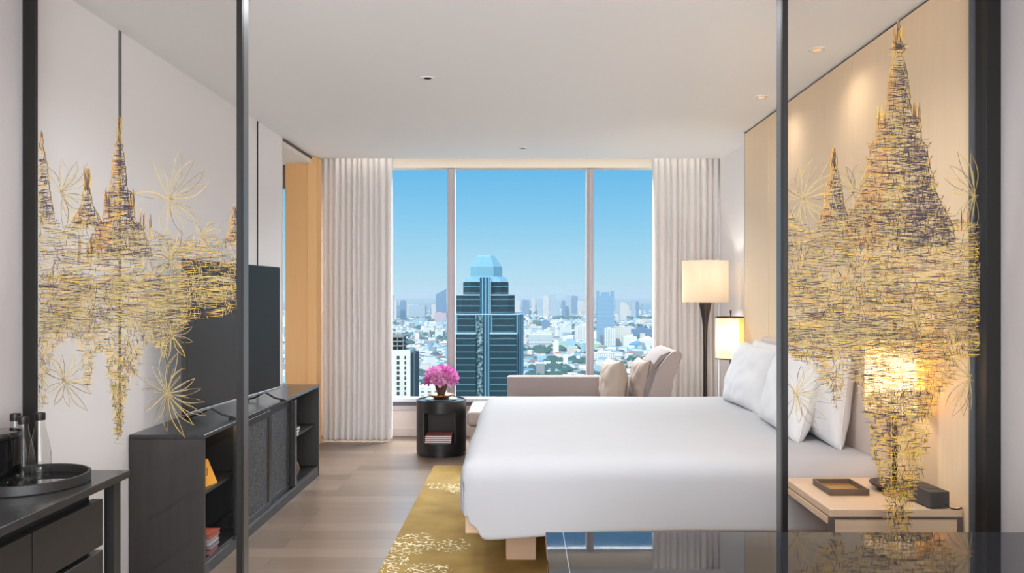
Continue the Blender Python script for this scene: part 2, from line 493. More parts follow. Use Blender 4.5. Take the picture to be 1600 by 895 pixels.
for px0, px1 in ((699, 710.5), (917, 928)):
    x0, x1 = (px0 - VX) / F * YW, (px1 - VX) / F * YW
    b = B(); box(b, x0, x1, YW, YW + .11, ZS, ZH, .004)
    box(b, x0 + .02, x1 - .02, YW - .012, YW, ZS, ZH, .003)
    obj('mullion', b, MULL, wn)
    b = B(); box(b, (x1 if px0 < 800 else x0 - .006), (x1 + .006 if px0 < 800 else x0), YW, YW + .05, ZS, ZH); obj('mullion_highlight', b, WHITEP, wn)  # white strip paints the highlight along the mullion edge
b = B(); box(b, -1.95, -1.9, YW, YW + .11, ZS, ZH); box(b, XR2 - .05, XR2, YW, YW + .11, ZS, ZH); obj('window_jamb', b, MULL, wn)
b = B(); box(b, -1.95, XR2, YW + .05, YW + .062, ZS, ZH); obj('pane', b, PANE, wn)
w2 = D.objects.new('window_2', None); COL.objects.link(w2); w2['kind'] = 'structure'
b = B(); box(b, -2.95, -2.2, YW, YW + .12, 2.50, H + .25); box(b, -2.95, -2.2, YW, YW + .12, ZS - .12, ZS); obj('window_frame', b, mat('alcove_window_frame', (120, 108, 100), .5), w2)
b = B(); box(b, -2.95, -2.2, YW + .05, YW + .062, ZS, 2.50); obj('pane', b, PANE, w2)

# ------------------------------------------------------------------ curtains
def curtain(x0, x1, n, label, seed):
    t = thing('curtain', label, 'curtain', ((x0 + x1) / 2, 7.68, 0))
    rnd = random.Random(seed)
    cols = n * 12
    ph = []
    acc = 0
    for i in range(n):
        acc += rnd.uniform(.75, 1.25); ph.append(acc)
    ph = [0] + [p / acc for p in ph]
    def wave(u):
        for i in range(n):
            if u <= ph[i + 1] + 1e-9:
                f = (u - ph[i]) / (ph[i + 1] - ph[i]); break
        s = math.sin(PI * f)
        return math.copysign(abs(s) ** .45, 1) if True else 0, i
    zs = [0.015, .04, .08, .118, .122, .126, .2, .35, .6, 1.0, 1.5, 2.0, 2.5, 2.86]
    def grid(bm, zlist, amp_add):
        rows = []
        for z in zlist:
            row = []
            for k in range(cols + 1):
                u = k / cols
                a, idx = wave(u)
                amp = .058 + .012 * math.sin(idx * 2.3 + seed)
                if z < .3: amp += .016 * (1 - z / .3)
                amp += amp_add
                jit = .010 * noise.noise(Vector((u * 9, z * .9, seed)))
                x = x0 + (x1 - x0) * u + .012 * noise.noise(Vector((u * 6 + 5, z * .8, seed))) * (1 if 0 < u < 1 else 0)
                y = 7.735 - amp * a + jit
                row.append(bm.verts.new((x, y, z)))
            rows.append(row)
        for r0, r1 in zip(rows, rows[1:]):
            for k in range(cols):
                bm.faces.new((r0[k], r0[k + 1], r1[k + 1], r1[k]))
    bm = B(); grid(bm, zs[4:], 0)
    o = obj('curtain_fabric', bm, CURT, t, True)
    m = o.modifiers.new('s', 'SOLIDIFY'); m.thickness = .004
    bm = B(); grid(bm, zs[:5], .006)
    o = obj('hem', bm, CURT, t, True)
    m = o.modifiers.new('s', 'SOLIDIFY'); m.thickness = .006
    return t
curtain(-1.945, -1.268, 12, 'pale grey pleated curtain hanging left of the window beside the honey oak pier', 3)
curtain(1.262, 1.906, 11, 'pale grey pleated curtain hanging right of the window behind the tall floor lamp', 8)

# ------------------------------------------------------------------ ceiling downlights
def downlight(x, y, warm, label, power=5.5):
    t = thing('downlight', label, 'ceiling light', (x, y, H), group='recessed ceiling spotlights')
    bm = B(); lathe(bm, [(.046, 0), (.046, -.004), (.040, -.006), (.024, -.004), (.022, 0), (.022, -.001)], (x, y, H), 32)
    obj('trim_ring', bm, WHITEP, t, True)
    bm = B(); lathe(bm, [(0, -.0012), (.023, -.0012), (.023, -.0035), (.0215, -.0035), (.0215, -.002), (0, -.002)], (x, y, H), 24)
    if warm:
        m = MATS.get('lit_bulb')
        if not m:
            m = D.materials.new('lit_bulb'); MATS['lit_bulb'] = m; k = N(m)
            e = k.n('Emission'); e.inputs[0].default_value = rgb(255, 196, 140); e.inputs[1].default_value = .75
            k.l(e.outputs[0], k.out.inputs[0])
        obj('bulb', bm, m, t)
    else:
        obj('bulb', bm, DARKGAP, t)
    l = add_light('downlight_beam', 'SPOT', (0, 0, -.03), (0, 0, 0), power, (1, .90, .76) if warm else (.93, .97, 1), spot_size=R(150), spot_blend=1.0, shadow_soft_size=.06)
    l.parent = t
downlight((668 - VX) / (339 / 1.30), F / (339 / 1.30), False, 'round recessed ceiling spotlight nearest the left screen, set nearly over the bed foot', 34)
downlight((1277 - VX) / (384 / 1.30), F / (384 / 1.30), True, 'warm lit recessed spotlight above the bed, seen through the right glass screen')
downlight((1190 - VX) / (310 / 1.30), F / (310 / 1.30), True, 'warm lit recessed spotlight near the oak wall, just left of the right screen post')
downlight(0.0, F / (230 / 1.30), False, 'small recessed ceiling spotlight furthest back, just before the window', 22)
downlight(-.9, 3.35, False, 'added unseen ceiling spotlight straight above the left glass screen', 42)  # added fixture out of view, brightening the room from above
downlight(.75, 3.35, False, 'added unseen ceiling spotlight straight above the near side of the bed', 52)  # second added fixture, unseen, for more light on this side
add_light('curtain_pocket_light', 'AREA', (0, 7.62, 2.93), (0, 0, 0), 1.8, (1, .93, .84), shape='RECTANGLE', size=3.6, size_y=.05)

# ------------------------------------------------------------------ bed
bed = thing('bed', 'low king bed on a pale oak platform with square legs, standing on the mustard rug', 'bed', (.72, 4.93, 0))
b = B(); box(b, -.275, 1.70, 3.775, 6.06, .285, .375, .006); obj('platform', b, OAKY, bed)
for lx, ly in ((-.09, 4.22), (-.09, 5.5), (1.35, 4.22), (1.35, 5.5)):
    b = B(); box(b, lx, lx + .16, ly, ly + .16, .012, .285, .004); obj('leg', b, OAKY, bed)
b = B(); box(b, -.20, 1.69, 3.87, 5.98, .375, .575, .06, 4); obj('mattress', b, LINEN, bed, True)
b = B(); box(b, 1.69, 1.765, 3.80, 5.66, .10, 1.125, .03, 4); obj('headboard', b, HEADB, bed, True)

def duvet():
    x0, x1, y0, y1, zt = -.195, 1.60, 3.855, 5.99, .625
    r = .085
    def ext(e):   # arc length e beyond the edge -> (outward, drop)
        L = r * PI / 2
        if e <= 0: return 0, 0
        if e < L:
            a = e / r; return r * math.sin(a), r * (1 - math.cos(a))
        return r + .02 * (e - L), r + (e - L)
    bm = B()
    us = []; 
    ex0, ey0, ey1 = .293, .415, .40
    def axis(lo, hi, e0, e1):
        v = []
        n = 14
        for i in range(n): v.append((lo, -(e0) + e0 * i / n))
        n = 34
        for i in range(n + 1): v.append((lo + (hi - lo) * i / n, 0))
        if e1 > 0:
            n = 14
            for i in range(1, n + 1): v.append((hi, e1 * i / n))
        return v
    ax = axis(x0, x1 + .09, ex0, 0); ay = axis(y0, y1, ey0, ey1)
    grid = []
    for bx, ex in ax:
        row = []
        for by, ey in ay:
            ea, eb = abs(ex), abs(ey)
            rr = (ea ** 4 + eb ** 4) ** .25
            out, drop = ext(rr)
            dx = dy = 0
            if rr > 0:
                nrm = math.hypot(ea, eb)
                dx = (ex / nrm) * out; dy = (ey / nrm) * out
            if ea > 0 and eb > 0:
                q = ea / ex0
                oa, da = ext(ea); ob, db = ext(eb)
                k_ = q ** .3
                lim = db * (1 - k_) + min(db, .245) * k_
                drop = min(max((da ** 4 + db ** 4) ** .25, 0), max(lim, da))
                rc_ = math.hypot(oa, ob)
                m_ = min(1, r * 1.02 / rc_) if rc_ > 0 else 1
                dx = math.copysign(oa * (m_ * .6 + .4 * (1 if oa < r else r / oa)), ex); dy = math.copysign(ob * (m_ * .5 + .5), ey)
            wob = noise.noise(Vector((bx * 1.3, by * 1.1, 2))) * .012 if rr == 0 else 0
            crown = .02 * (1 - ((bx - .7) / 1.0) ** 2) * (1 - ((by - 4.93) / 1.1) ** 2) if rr == 0 else 0
            z = zt + wob + crown - drop
            # hem rises gently away from the foot corner
            if eb > 0 and ea == 0:
                t = min(1, (bx - x0) / .5)
                z += (eb / ey0) * (.035 * t + .015 * min(1, (bx - x0) / 1.6))
                dy += -.012 * math.sin(bx * 5.2 + 1) * (eb / ey0) * (1 if ey < 0 else -1)
            if ea > 0 and eb == 0:
                dx += -.010 * math.sin(by * 6.0) * (ea / ex0)
            # gathered fold at the corners
            if ea > 0 and eb > 0:
                ang = math.atan2(eb, ea) / (PI / 2)
                f = math.sin(ang * PI * 2.0) * min(1, rr / .2) * .008
                dx += math.copysign(f, ex) * -1; dy += math.copysign(f, ey)
            row.append(bm.verts.new((bx + dx, by + dy, z)))
        grid.append(row)
    for i in range(len(grid) - 1):
        for j in range(len(grid[0]) - 1):
            bm.faces.new((grid[i][j], grid[i + 1][j], grid[i + 1][j + 1], grid[i][j + 1]))
    o = lone('duvet', bm, LINEN, (.7, 4.93, .4), 'smooth white duvet spread over the whole king bed, draping down its sides', 'duvet', smooth=True)
    m = o.modifiers.new('s', 'SOLIDIFY'); m.thickness = .028; m.offset = 1
    m = o.modifiers.new('d', 'SUBSURF'); m.levels = 1; m.render_levels = 2
duvet()

def pillow_mesh(w, h, t, flange=0.0, seed=0, n=30, wr=.012, pinch=.07):
    """standing pillow: width along local Y, height along Z, thickness along X, base at z=0"""
    bm = B()
    sides = []
    for s in (1, -1):
        g = []
        for i in range(n + 1):
            row = []
            for j in range(n + 1):
                u = -1 + 2 * i / n; v = -1 + 2 * j / n
                fu = max(0, 1 - abs(u) ** 2.6); fv = max(0, 1 - abs(v) ** 2.6)
                th = t / 2 * (fu * fv) ** .42
                y = w / 2 * u * (1 - pinch * (1 - abs(u)) * 0 - pinch * (1 - v * v) * abs(u))
                z = h / 2 * v * (1 - pinch * (1 - u * u) * abs(v))
                edge = min(1, fu * fv * 3)
                th += wr * edge * noise.noise(Vector((u * 2.2 + seed, v * 2.2, s * 3 + seed))) + wr * .6 * edge * noise.noise(Vector((u * 6 + seed, v * 3, s * 5)))
                row.append((s * th, y, z + h / 2))
            g.append(row)
        sides.append(g)
    va = [[bm.verts.new(p) for p in row] for row in sides[0]]
    vb = [[(va[i][j] if i in (0, n) or j in (0, n) else bm.verts.new(sides[1][i][j])) for j in range(n + 1)] for i in range(n + 1)]
    for g in (va, vb):
        for i in range(n):
            for j in range(n):
                try: bm.faces.new((g[i][j], g[i + 1][j], g[i + 1][j + 1], g[i][j + 1]))
                except ValueError: pass
    return bm
def piping(bm_, w, h, r, pinch=.07, n=16):
    pts = []
    for k in range(4 * n + 1):
        q, f = divmod(k, n); f = -1 + 2 * f / n
        q = q % 4
        u, v = ((f, -1), (1, f), (-f, 1), (-1, -f))[q]
        pts.append((0, w / 2 * u * (1 - pinch * (1 - v * v) * abs(u)), h / 2 * v * (1 - pinch * (1 - u * u) * abs(v)) + h / 2))
    tube(bm_, pts, r, 6, False)
def pillow(name, w, h, t, loc, rz, lean, roll, m, label, cat, group, seed, pip=None):
    o = obj(name, pillow_mesh(w, h, t, seed=seed), m, None, True)
    o.location = loc; o.rotation_euler = (roll, lean, rz)
    tag(o, label, cat, group)
    bm = B(); piping(bm, w, h, .0035)
    s = obj('piping', bm, pip or m, o, True, world=False)
    return o
G = 'white pillows against the headboard'
pillow('pillow', .78, .47, .20, (1.50, 5.46, .635), R(3), R(19), R(0), PILLOWM, 'white pillow in the front row, furthest from the camera, beside the far bedside lamp', 'pillow', G, 1)
pillow('pillow', .84, .47, .20, (1.46, 4.55, .635), R(-4), R(17), R(0), PILLOWM, 'white pillow in the front row crossing behind the right screen post', 'pillow', G, 5)
pillow('pillow', .74, .47, .17, (1.625, 5.33, .635), R(2), R(7), R(0), PILLOWM, 'white pillow in the back row, its corner peeking out before the headboard', 'pillow', G, 9)
pillow('pillow', .80, .48, .17, (1.60, 4.36, .635), R(-2), R(7), R(0), PILLOWM, 'white pillow in the back row nearest the nightstand, behind the right screen', 'pillow', G, 13)

# ------------------------------------------------------------------ rug
b = B(); box(b, -.737, 1.22, 3.2, 6.57, 0.0005, .012, .004)
lone('rug', b, RUGM, (0, 0, 0), 'mustard gold rug with broken white coral line patches, lying under the bed', 'rug')

# ------------------------------------------------------------------ nightstands and their lamps
def nightstand(x0, x1, y0, y1, z, label):
    t = thing('nightstand', label, 'nightstand', ((x0 + x1) / 2, (y0 + y1) / 2, 0), group='oak bedside tables')
    e = .015
    b = B(); box(b, x0, x1, y0, y1, z - .03, z, .002); obj('top', b, OAKX, t)
    # dark framed end panels
    for ya, yb in ((y0, y0 + .02), (y1 - .02, y1)):
        b = B(); box(b, x0 + .001, x0 + .02, ya, yb, .12, z - .0305); box(b, x1 - .02, x1 - .001, ya, yb, .12, z - .0305); box(b, x0 + .02, x1 - .02, ya, yb, .12, .14); box(b, x0 + .02, x1 - .02, ya, yb, z - .04, z - .0305)
        obj('end_frame', b, mat('dark_edge_frame', (92, 78, 70), .5), t)
        b = B(); box(b, x0 + .021, x1 - .021, ya + .004, yb - .004, .14, z - .041); obj('end_panel', b, OAKX, t)
    b = B(); box(b, x0 - .004, x1 - .02, y0 + .021, y1 - .021, z - .062, z - .036, .001); obj('drawer', b, OAKX, t)
    b = B(); box(b, x1 - .03, x1 - .005, y0 + .021, y1 - .021, .12, z - .065); obj('back', b, OAKX, t)
    b = B(); box(b, x0, x1 - .03, y0 + .021, y1 - .021, .12, .15); obj('shelf', b, OAKX, t)
    b = B(); box(b, x0 + .08, x1 - .03, y0 + .05, y1 - .05, 0, .12); obj('plinth', b, DARKGAP, t)
    return t
nightstand(1.232, 1.765, 3.185, 3.765, .56, 'pale oak nightstand with a dark framed end, nearest, seen through the right screen')
nightstand(1.42, 1.765, 6.085, 6.32, .55, 'pale oak nightstand on the far side of the bed, mostly hidden by it')

def table_lamp(x, y, z0, label, seam, energy):
    t = thing('table_lamp', label, 'lamp', (x, y, z0), group='bedside table lamps')
    zb, zt, r = .905, 1.24, .122
    b = B(); lathe(b, [(0, .0005), (.075, .0005), (.078, .012), (.078, .022), (0, .022)], (x, y, z0), 40); obj('base', b, BRONZE, t, True, angle=40)
    b = B(); lathe(b, [(0, .022), (.098, .022), (.105, .030), (.105, .034), (.0, .036)], (x, y, z0), 40); obj('base_dish', b, BRONZE, t, True, angle=40)
    b = B(); tube(b, [(x, y, z0 + .03), (x, y, zb + .1)], .011, 12); obj('stem', b, BRONZE, t, True)
    b = B(); tube(b, [(x, y, zb + .1), (x, y, zt + .055)], .006, 10); tube(b, [(x, y, zt + .03), (x, y, zt + .058)], .008, 10)
    for a in (0, PI / 2): tube(b, [(x - r * math.cos(a), y - r * math.sin(a), zt - .01), (x + r * math.cos(a), y + r * math.sin(a), zt - .01)], .003, 6)
    obj('finial', b, BRONZE, t, True)
    # outer white wrap, open towards the wall side where the amber inner shade shows
    b = B(); lathe(b, [(r, zb), (r, zt)], (x, y, 0), 48, seam, seam + R(292)); o = obj('outer_shade', b, SHADEW, t, True)
    b = B(); lathe(b, [(r - .006, zb + .002), (r - .006, zt - .002)], (x, y, 0), 16, seam + R(290), seam + R(362)); obj('inner_shade', b, SHADEY, t, True)
    for zz in (zb, zt):
        b = B(); lathe(b, [(r - .008, zz - .004), (r + .002, zz - .004), (r + .002, zz + .004), (r - .008, zz + .004), (r - .008, zz - .004)], (x, y, 0), 48)
        obj('shade_rim', b, BRONZE, t, True, angle=40)
    l = add_light('lamp_bulb_glow', 'POINT', (0, 0, (zb + zt) / 2 - z0), (0, 0, 0), energy, (1, .74, .42), shadow_soft_size=.035)
    l.parent = t
table_lamp(1.64, 3.50, .56, 'lit drum shade table lamp on the near nightstand, seen through the gold drawing', R(-2), 2.4)
table_lamp(1.692, 6.46, .55 if False else .55, 'lit white and amber drum shade lamp beyond the bed, beside the grey curtain', R(-2), 2.4)

# near nightstand things
t = thing('valet_tray', 'small square dark leather tray with a brass lining on the near nightstand', 'tray', (1.42, 3.42, .5605), R(0))
b = B(); box(b, -.085, .085, -.10, .10, 0, .006); 
for a in ((-.085, -.078, -.10, .10), (.078, .085, -.10, .10), (-.078, .078, -.10, -.093), (-.078, .078, .093, .10)): box(b, a[0], a[1], a[2], a[3], .006, .028, .001, 1)
obj('tray_body', b, mat('brown_leather', (104, 84, 70), .6), t, world=False)
b = B(); box(b, -.077, .077, -.092, .092, .0065, .0085); obj('lining', b, BRASS, t, world=False)
t.location = (1.345 + .055, 3.50, .5605)
t = thing('speaker', 'charcoal grey box speaker on the near nightstand beside the lamp', 'speaker', (1.665, 3.293, .5605), R(6))
b = B(); box(b, -.042, .042, -.105, .095, .004, .070, .004); obj('body', b, SPK, t, world=False)
b = B(); box(b, -.0435, -.0425, -.02, .03, .035, .045, 0); obj('display', b, mat('grey_display', (110, 108, 108), .4), t, world=False)
b = B(); box(b, -.03, .03, -.06, .05, .0702, .0712, 0); obj('button_strip', b, mat('black_buttons', (40, 38, 38), .5), t, world=False)
b = B(); tube(b, [(.02, -.10, .02), (.035, -.125, .006), (.06, -.13, .004), (.085, -.115, .004), (.094, -.10, .004)], .0025, 6); obj('power_cord', b, BLACKM, t, world=False, smooth=True)
t['_w'] = (0, 0, 0)

# ------------------------------------------------------------------ daybed with cushions
DY0, DY1 = 6.62, 7.42
t = thing('daybed', 'taupe upholstered daybed with a low back and curved head end, standing along the window', 'daybed', (.45, 7.0, 0))
b = B(); box(b, -.45, 1.22, DY0 + .01, DY1, .075, .325, .015, 3); obj('base', b, MAUVE2, t, True, angle=50)
b = B(); box(b, -.47, 1.10, DY0 - .01, DY1 - .10, .325, .445, .035, 4); obj('seat_cushion', b, MAUVE2, t, True, angle=60)
b = B(); box(b, -.145, 1.16, DY1 - .16, DY1 - .01, .33, .675, .02, 3); obj('backrest', b, MAUVE, t, True, angle=50)
for lx in (-.40, 1.12):
    for ly in (DY0 + .06, DY1 - .1):
        b = B(); box(b, lx, lx + .05, ly, ly + .05, 0, .075); obj('leg', b, DARKGAP, t)
# curved head end: profile in XZ, extruded along Y
def curved(prof, y0, y1, bev):
    bm = B()
    a = [bm.verts.new((x, y0, z)) for x, z in prof]; c = [bm.verts.new((x, y1, z)) for x, z in prof]
    f0 = bm.faces.new(a); f1 = bm.faces.new(c)
    for i in range(len(prof)):
        j = (i + 1) % len(prof); bm.faces.new((a[i], a[j], c[j], c[i]))
    if bev: bmesh.ops.bevel(bm, geom=list(f0.edges) + list(f1.edges), offset=bev, segments=3, affect='EDGES')
    return bm
inner = [(1.00, .33), (1.03, .50), (1.06, .62), (1.10, .74), (1.15, .84), (1.205, .91), (1.25, .945)]
outer = [(1.285, .955), (1.315, .945), (1.33, .92), (1.325, .895), (1.29, .82), (1.255, .72), (1.235, .60), (1.225, .45), (1.22, .325)]
obj('head_end', curved(inner + outer, DY0 - .02, DY1 - .02, .018), MAUVE2, t, True, angle=60)
pad = [(x - .05 * (1 if i < 6 else .3), z) for i, (x, z) in enumerate(inner)][1:] + list(reversed([(x + .01, z) for x, z in inner[1:]]))
obj('head_pad', curved(pad, DY0 + .04, DY1 - .17, .012), MAUVE, t, True, angle=60)
pillow('cushion', .42, .42, .21, (.765, 6.86, .447), R(9), R(4), R(0), BEIGEC, 'plump beige linen cushion on the daybed, the left one of the two', 'cushion', 'cushions on the daybed', 21)
pillow('cushion', .43, .43, .18, (.985, 6.86, .447), R(5), R(9), R(0), BEIGEP, 'rose beige cushion leaning on the curved head end of the daybed', 'cushion', 'cushions on the daybed', 27, mat('brown_piping', (120, 96, 84), .9))

# ------------------------------------------------------------------ floor lamp
lx, ly = (1102 - VX) / F * 7.0, 7.0
t = thing('floor_lamp', 'tall floor lamp with a cream drum shade on a flared dark bronze stem', 'lamp', (lx, ly, 0))
r = .20
b = B(); lathe(b, [(r, 1.358), (r, 1.72)], (lx, ly, 0), 56); lathe(b, [(r - .003, 1.72), (r - .003, 1.358)], (lx, ly, 0), 56); obj('lamp_shade', b, SHADEW, t, True)
b = B(); lathe(b, [(.0, 1.36), (.056, 1.36), (.054, 1.34), (.042, 1.28), (.030, 1.22), (.022, 1.15), (.019, 1.08), (.0175, .9), (.018, .3), (.022, .08), (.03, .03), (0, .03)], (lx, ly, 0), 28); obj('stem', b, BRONZE, t, True)
b = B(); lathe(b, [(0, .0005), (.14, .0005), (.145, .012), (.14, .026), (.03, .032), (0, .032)], (lx, ly, 0), 40); obj('base', b, BRONZE, t, True, angle=40)
b = B(); tube(b, [(lx - r, ly, 1.70), (lx + r, ly, 1.70)], .003, 6); tube(b, [(lx, ly - r, 1.70), (lx, ly + r, 1.70)], .003, 6); tube(b, [(lx, ly, 1.36), (lx, ly, 1.70)], .006, 8); obj('shade_support', b, BRONZE, t)
l = add_light('lamp_bulb_glow', 'POINT', (0, 0, 1.53), (0, 0, 0), 4.8, (1, .90, .76), shadow_soft_size=.05); l.parent = t

# ------------------------------------------------------------------ round side table
sx, sy = -.733, 7.13
t = thing('side_table', 'round black drum side table with an open square niche, below the window', 'side table', (sx, sy, 0))
r, hh = .222, .49
na = R(38)                         # half angle of the niche
z0n, z1n = .118, .386
fr = -PI / 2
b = B(); lathe(b, [(0, .0005), (r - .012, .0005), (r - .012, .02), (r, .02), (r, z0n), (r - .02, z0n), (0, z0n)], (sx, sy, 0), 72); obj('bottom_drum', b, BLACKW, t, True, angle=40)
b = B(); lathe(b, [(0, z1n), (r, z1n), (r, hh - .004), (r - .004, hh), (r - .014, hh), (r - .016, hh - .014), (0, hh - .014)], (sx, sy, 0), 72); obj('top_drum', b, BLACKW, t, True, angle=40)
b = B()
lathe(b, [(r, z0n), (r, z1n)], (sx, sy, 0), 60, fr + na, fr + 2 * PI - na)
hwid = r * math.sin(na); fy = sy - r * math.cos(na)
# niche lining: two side walls and a back
for s in (-1, 1):
    box(b, sx + s * hwid - .004, sx + s * hwid + .004, fy, fy + .30, z0n, z1n)
obj('drum_wall', b, BLACKW, t, True, angle=40)
b = B(); box(b, sx - hwid, sx + hwid, fy + .29, fy + .30, z0n, z1n); obj('niche_back', b, mat('niche_brown', (46, 30, 27), .5), t)
b = B(); lathe(b, [(0, hh - .0138), (r - .017, hh - .0138), (r - .017, hh - .010), (0, hh - .010)], (sx, sy, 0), 60); obj('glass_top', b, mat('grey_glass_top', (96, 104, 110), .06), t, True, angle=40)
def book(x, y, z, w, d, h, rz, cover, label, group, pages=PAGES, stripe=False):
    t = thing('book', label, 'book', (x, y, z), rz, group)
    b = B(); box(b, -w / 2, w / 2, -d / 2, d / 2, 0, .0025); box(b, -w / 2, w / 2, -d / 2, d / 2, h - .0025, h); box(b, -w / 2, -w / 2 + .002, -d / 2, d / 2, .0025, h - .0025)
    obj('cover', b, cover, t, world=False)
    b = B(); box(b, -w / 2 + .002, w / 2 - .004, -d / 2 + .003, d / 2 - .003, .0025, h - .0025); obj('pages', b, pages, t, world=False)
    if stripe:
        b = B(); box(b, -.003, .003, -d * .1, d * .34, h, h + .0004); obj('gold_stripe', b, GOLDL, t, world=False)
    return t
names = ['lowest salmon covered book of the stack in the round side table', 'salmon covered book second from the bottom in the round side table',
         'salmon covered book second from the top in the round side table', 'topmost salmon covered book with a gold stripe in the round side table']
for i in range(4):
    book(sx - .01 + .002 * (i % 2), sy - .055, z0n + .0006 + i * .0168, .235, .20, .0162, R(-2 + i * .6), PINKB if i != 1 else mat('lilac_cover', (150, 120, 140), .6), names[i] if i != 1 else names[i].replace('salmon', 'lilac grey'), 'books in the round side table', stripe=(i == 3))
# plates, pot and flowers
b = B(); lathe(b, [(0, .0), (.12, .0), (.145, .012), (.146, .0145), (.12, .004), (0, .004)], (sx, sy, hh - .0098), 48)
lone('glass_plate', b, mat('pale_glass_plate', (170, 184, 188), .1), (sx, sy, hh - .0098), 'pale glass plate under the copper plate on the round side table', 'plate', smooth=True)
pz = hh - .0098 + .0042
t = thing('copper_plate', 'shallow copper plate on a black foot, under the pot of orchids', 'plate', (sx, sy, pz))
b = B(); lathe(b, [(0, 0), (.072, 0), (.072, .018), (0, .018)], (sx, sy, pz), 40); obj('foot', b, BLACKG, t, True, angle=40)
b = B(); lathe(b, [(0, .0182), (.07, .0182), (.105, .032), (.12, .046), (.117, .047), (.10, .036), (.06, .024), (0, .024)], (sx, sy, pz), 48); obj('dish', b, COPPER, t, True)
pz2 = pz + .0245
t = thing('flower_arrangement', 'dome of pink and magenta orchids in a flared copper pot on the side table', 'flowers', (sx, sy, pz2))
b = B(); lathe(b, [(0, 0), (.034, 0), (.038, .008), (.036, .02), (.060, .105), (.064, .118), (.058, .118), (.0, .11)], (sx, sy, pz2), 36); obj('pot', b, COPPERD, t, True, angle=50)
def blossom_mesh(seed):
    rnd = random.Random(seed); bm = B()
    k = 0
    for ring, (cnt, L, W, tilt) in enumerate(((5, .052, .040, .40), (4, .032, .026, .95))):
        for i in range(cnt):
            a = 2 * PI * (i + .5 * ring) / cnt + rnd.uniform(-.15, .15)
            mi = rnd.choice((0, 0, 1, 2)) if ring == 0 else rnd.choice((1, 1, 0))
            rows = []
            for j in range(6):
                f = j / 5
                wd = W * math.sin(PI * (.12 + .80 * f)) ** .8
                rr = L * f
                z = tilt * rr + .35 * L * f * f * (1 if ring else -.6) + .004 * math.sin(f * 7 + i)
                row = []
                for q in (-1, -.5, 0, .5, 1):
                    x = rr; y = q * wd / 2; zz = z + abs(q) ** 2 * .006 + rnd.uniform(-.0012, .0012)
                    row.append(bm.verts.new((x * math.cos(a) - y * math.sin(a), x * math.sin(a) + y * math.cos(a), zz)))
                rows.append(row)
            for r0, r1 in zip(rows, rows[1:]):
                for q in range(4):
                    bm.faces.new((r0[q], r0[q + 1], r1[q + 1], r1[q])).material_index = mi
    st = bmesh.ops.create_icosphere(bm, subdivisions=1, radius=.006, matrix=Matrix.Translation((0, 0, .008)))
    for v in st['verts']:
        for f in v.link_faces: f.material_index = 3
    return bm
blooms = []
for sdd in range(4):
    o = obj('blossom', blossom_mesh(sdd), [PETAL, PETAL2, PETAL3, STAMEN], t, True, world=False); blooms.append(o)
gold_ang = PI * (3 - math.sqrt(5))
cz_ = .115
nB = 40
for i in range(nB):
    f = (i + .5) / nB
    zz = 1 - 1.28 * f
    rr = math.sqrt(max(0, 1 - zz * zz)); a = gold_ang * i
    n_ = Vector((rr * math.cos(a), rr * math.sin(a), zz))
    o = blooms[i % 4] if i < 4 else blooms[i % 4].copy()
    if i >= 4: COL.objects.link(o); o.parent = t
    o.location = Vector((0, 0, cz_ + .045)) + Vector((n_.x * .115, n_.y * .115, n_.z * .082))
    o.rotation_euler = (n_.to_track_quat('Z', 'Y') @ Matrix.Rotation(i * 1.7, 3, 'Z').to_quaternion()).to_euler()
    o.scale = (1, 1, 1)
b = B(); bmesh.ops.create_icosphere(b, subdivisions=2, radius=.085); 
for v in b.verts: v.co = (v.co.x, v.co.y, v.co.z * .65 + cz_ + .045)
obj('foliage_core', b, PETAL2, t, True, world=False)

# ------------------------------------------------------------------ TV cabinet, television, contents
cx0, cx1, cy0, cy1, ct = XL + .005, -1.604, 3.99, 6.25, .718
t = thing('tv_cabinet', 'long low black media cabinet with woven sliding doors along the left wall', 'cabinet', ((cx0 + cx1) / 2, (cy0 + cy1) / 2, 0))
b = B(); box(b, cx0, cx1 + .004, cy0, cy1, ct - .022, ct, .0015, 1); obj('top', b, BLACKW2, t)
for ya, yb in ((cy0, cy0 + .022), (cy1 - .022, cy1)):
    b = B(); box(b, cx0, cx1, ya, yb, .0, ct - .0225, .001, 1); obj('end_panel', b, mat('black_oak_end', (58, 55, 53), .5, noise_scale=30, noise_amt=.12, stretch=(1, 1, .1)), t)
for yy in (4.56, 5.42):
    b = B(); box(b, cx0 + .012, cx1 - .03, yy, yy + .02, .085, ct - .0225); obj('divider', b, DARKIN, t)
b = B(); box(b, cx0, cx0 + .011, cy0 + .022, cy1 - .022, .085, ct - .0225); obj('back_panel', b, DARKIN, t)
b = B(); box(b, cx0, cx1 - .004, cy0 + .022, cy1 - .022, .06, .085); obj('bottom_board', b, DARKIN, t)
b = B(); box(b, cx1 - .025, cx1 - .002, cy0 + .022, cy1 - .022, .0, .06, .001, 1); obj('plinth', b, BLACKW, t)
b = B(); box(b, cx1 - .028, cx1 + .012, 4.40, 5.56, .062, .084, .001, 1); obj('sliding_rail', b, BLACKW2, t)
for ya, yb in ((cy0 + .022, 4.56), (5.44, cy1 - .022)):
    b = B(); box(b, cx0 + .012, cx1 - .03, ya + .001, yb - .001, .395, .413); obj('shelf', b, BLACKW, t)
def sliding_door(ya, yb, xf):
    b = B(); z0, z1, fw = .086, ct - .024, .035
    box(b, xf - .018, xf, ya, yb, z0, z0 + fw, .001, 1); box(b, xf - .018, xf, ya, yb, z1 - fw, z1, .001, 1)
    box(b, xf - .018, xf, ya, ya + .05, z0 + fw, z1 - fw); box(b, xf - .018, xf, yb - .05, yb, z0 + fw, z1 - fw)
    dd = obj('door', b, BLACKW, t)
    b = B(); box(b, xf - .013, xf - .007, ya + .05, yb - .05, z0 + fw, z1 - fw); obj('woven_panel', b, WEAVE, dd)
    return dd
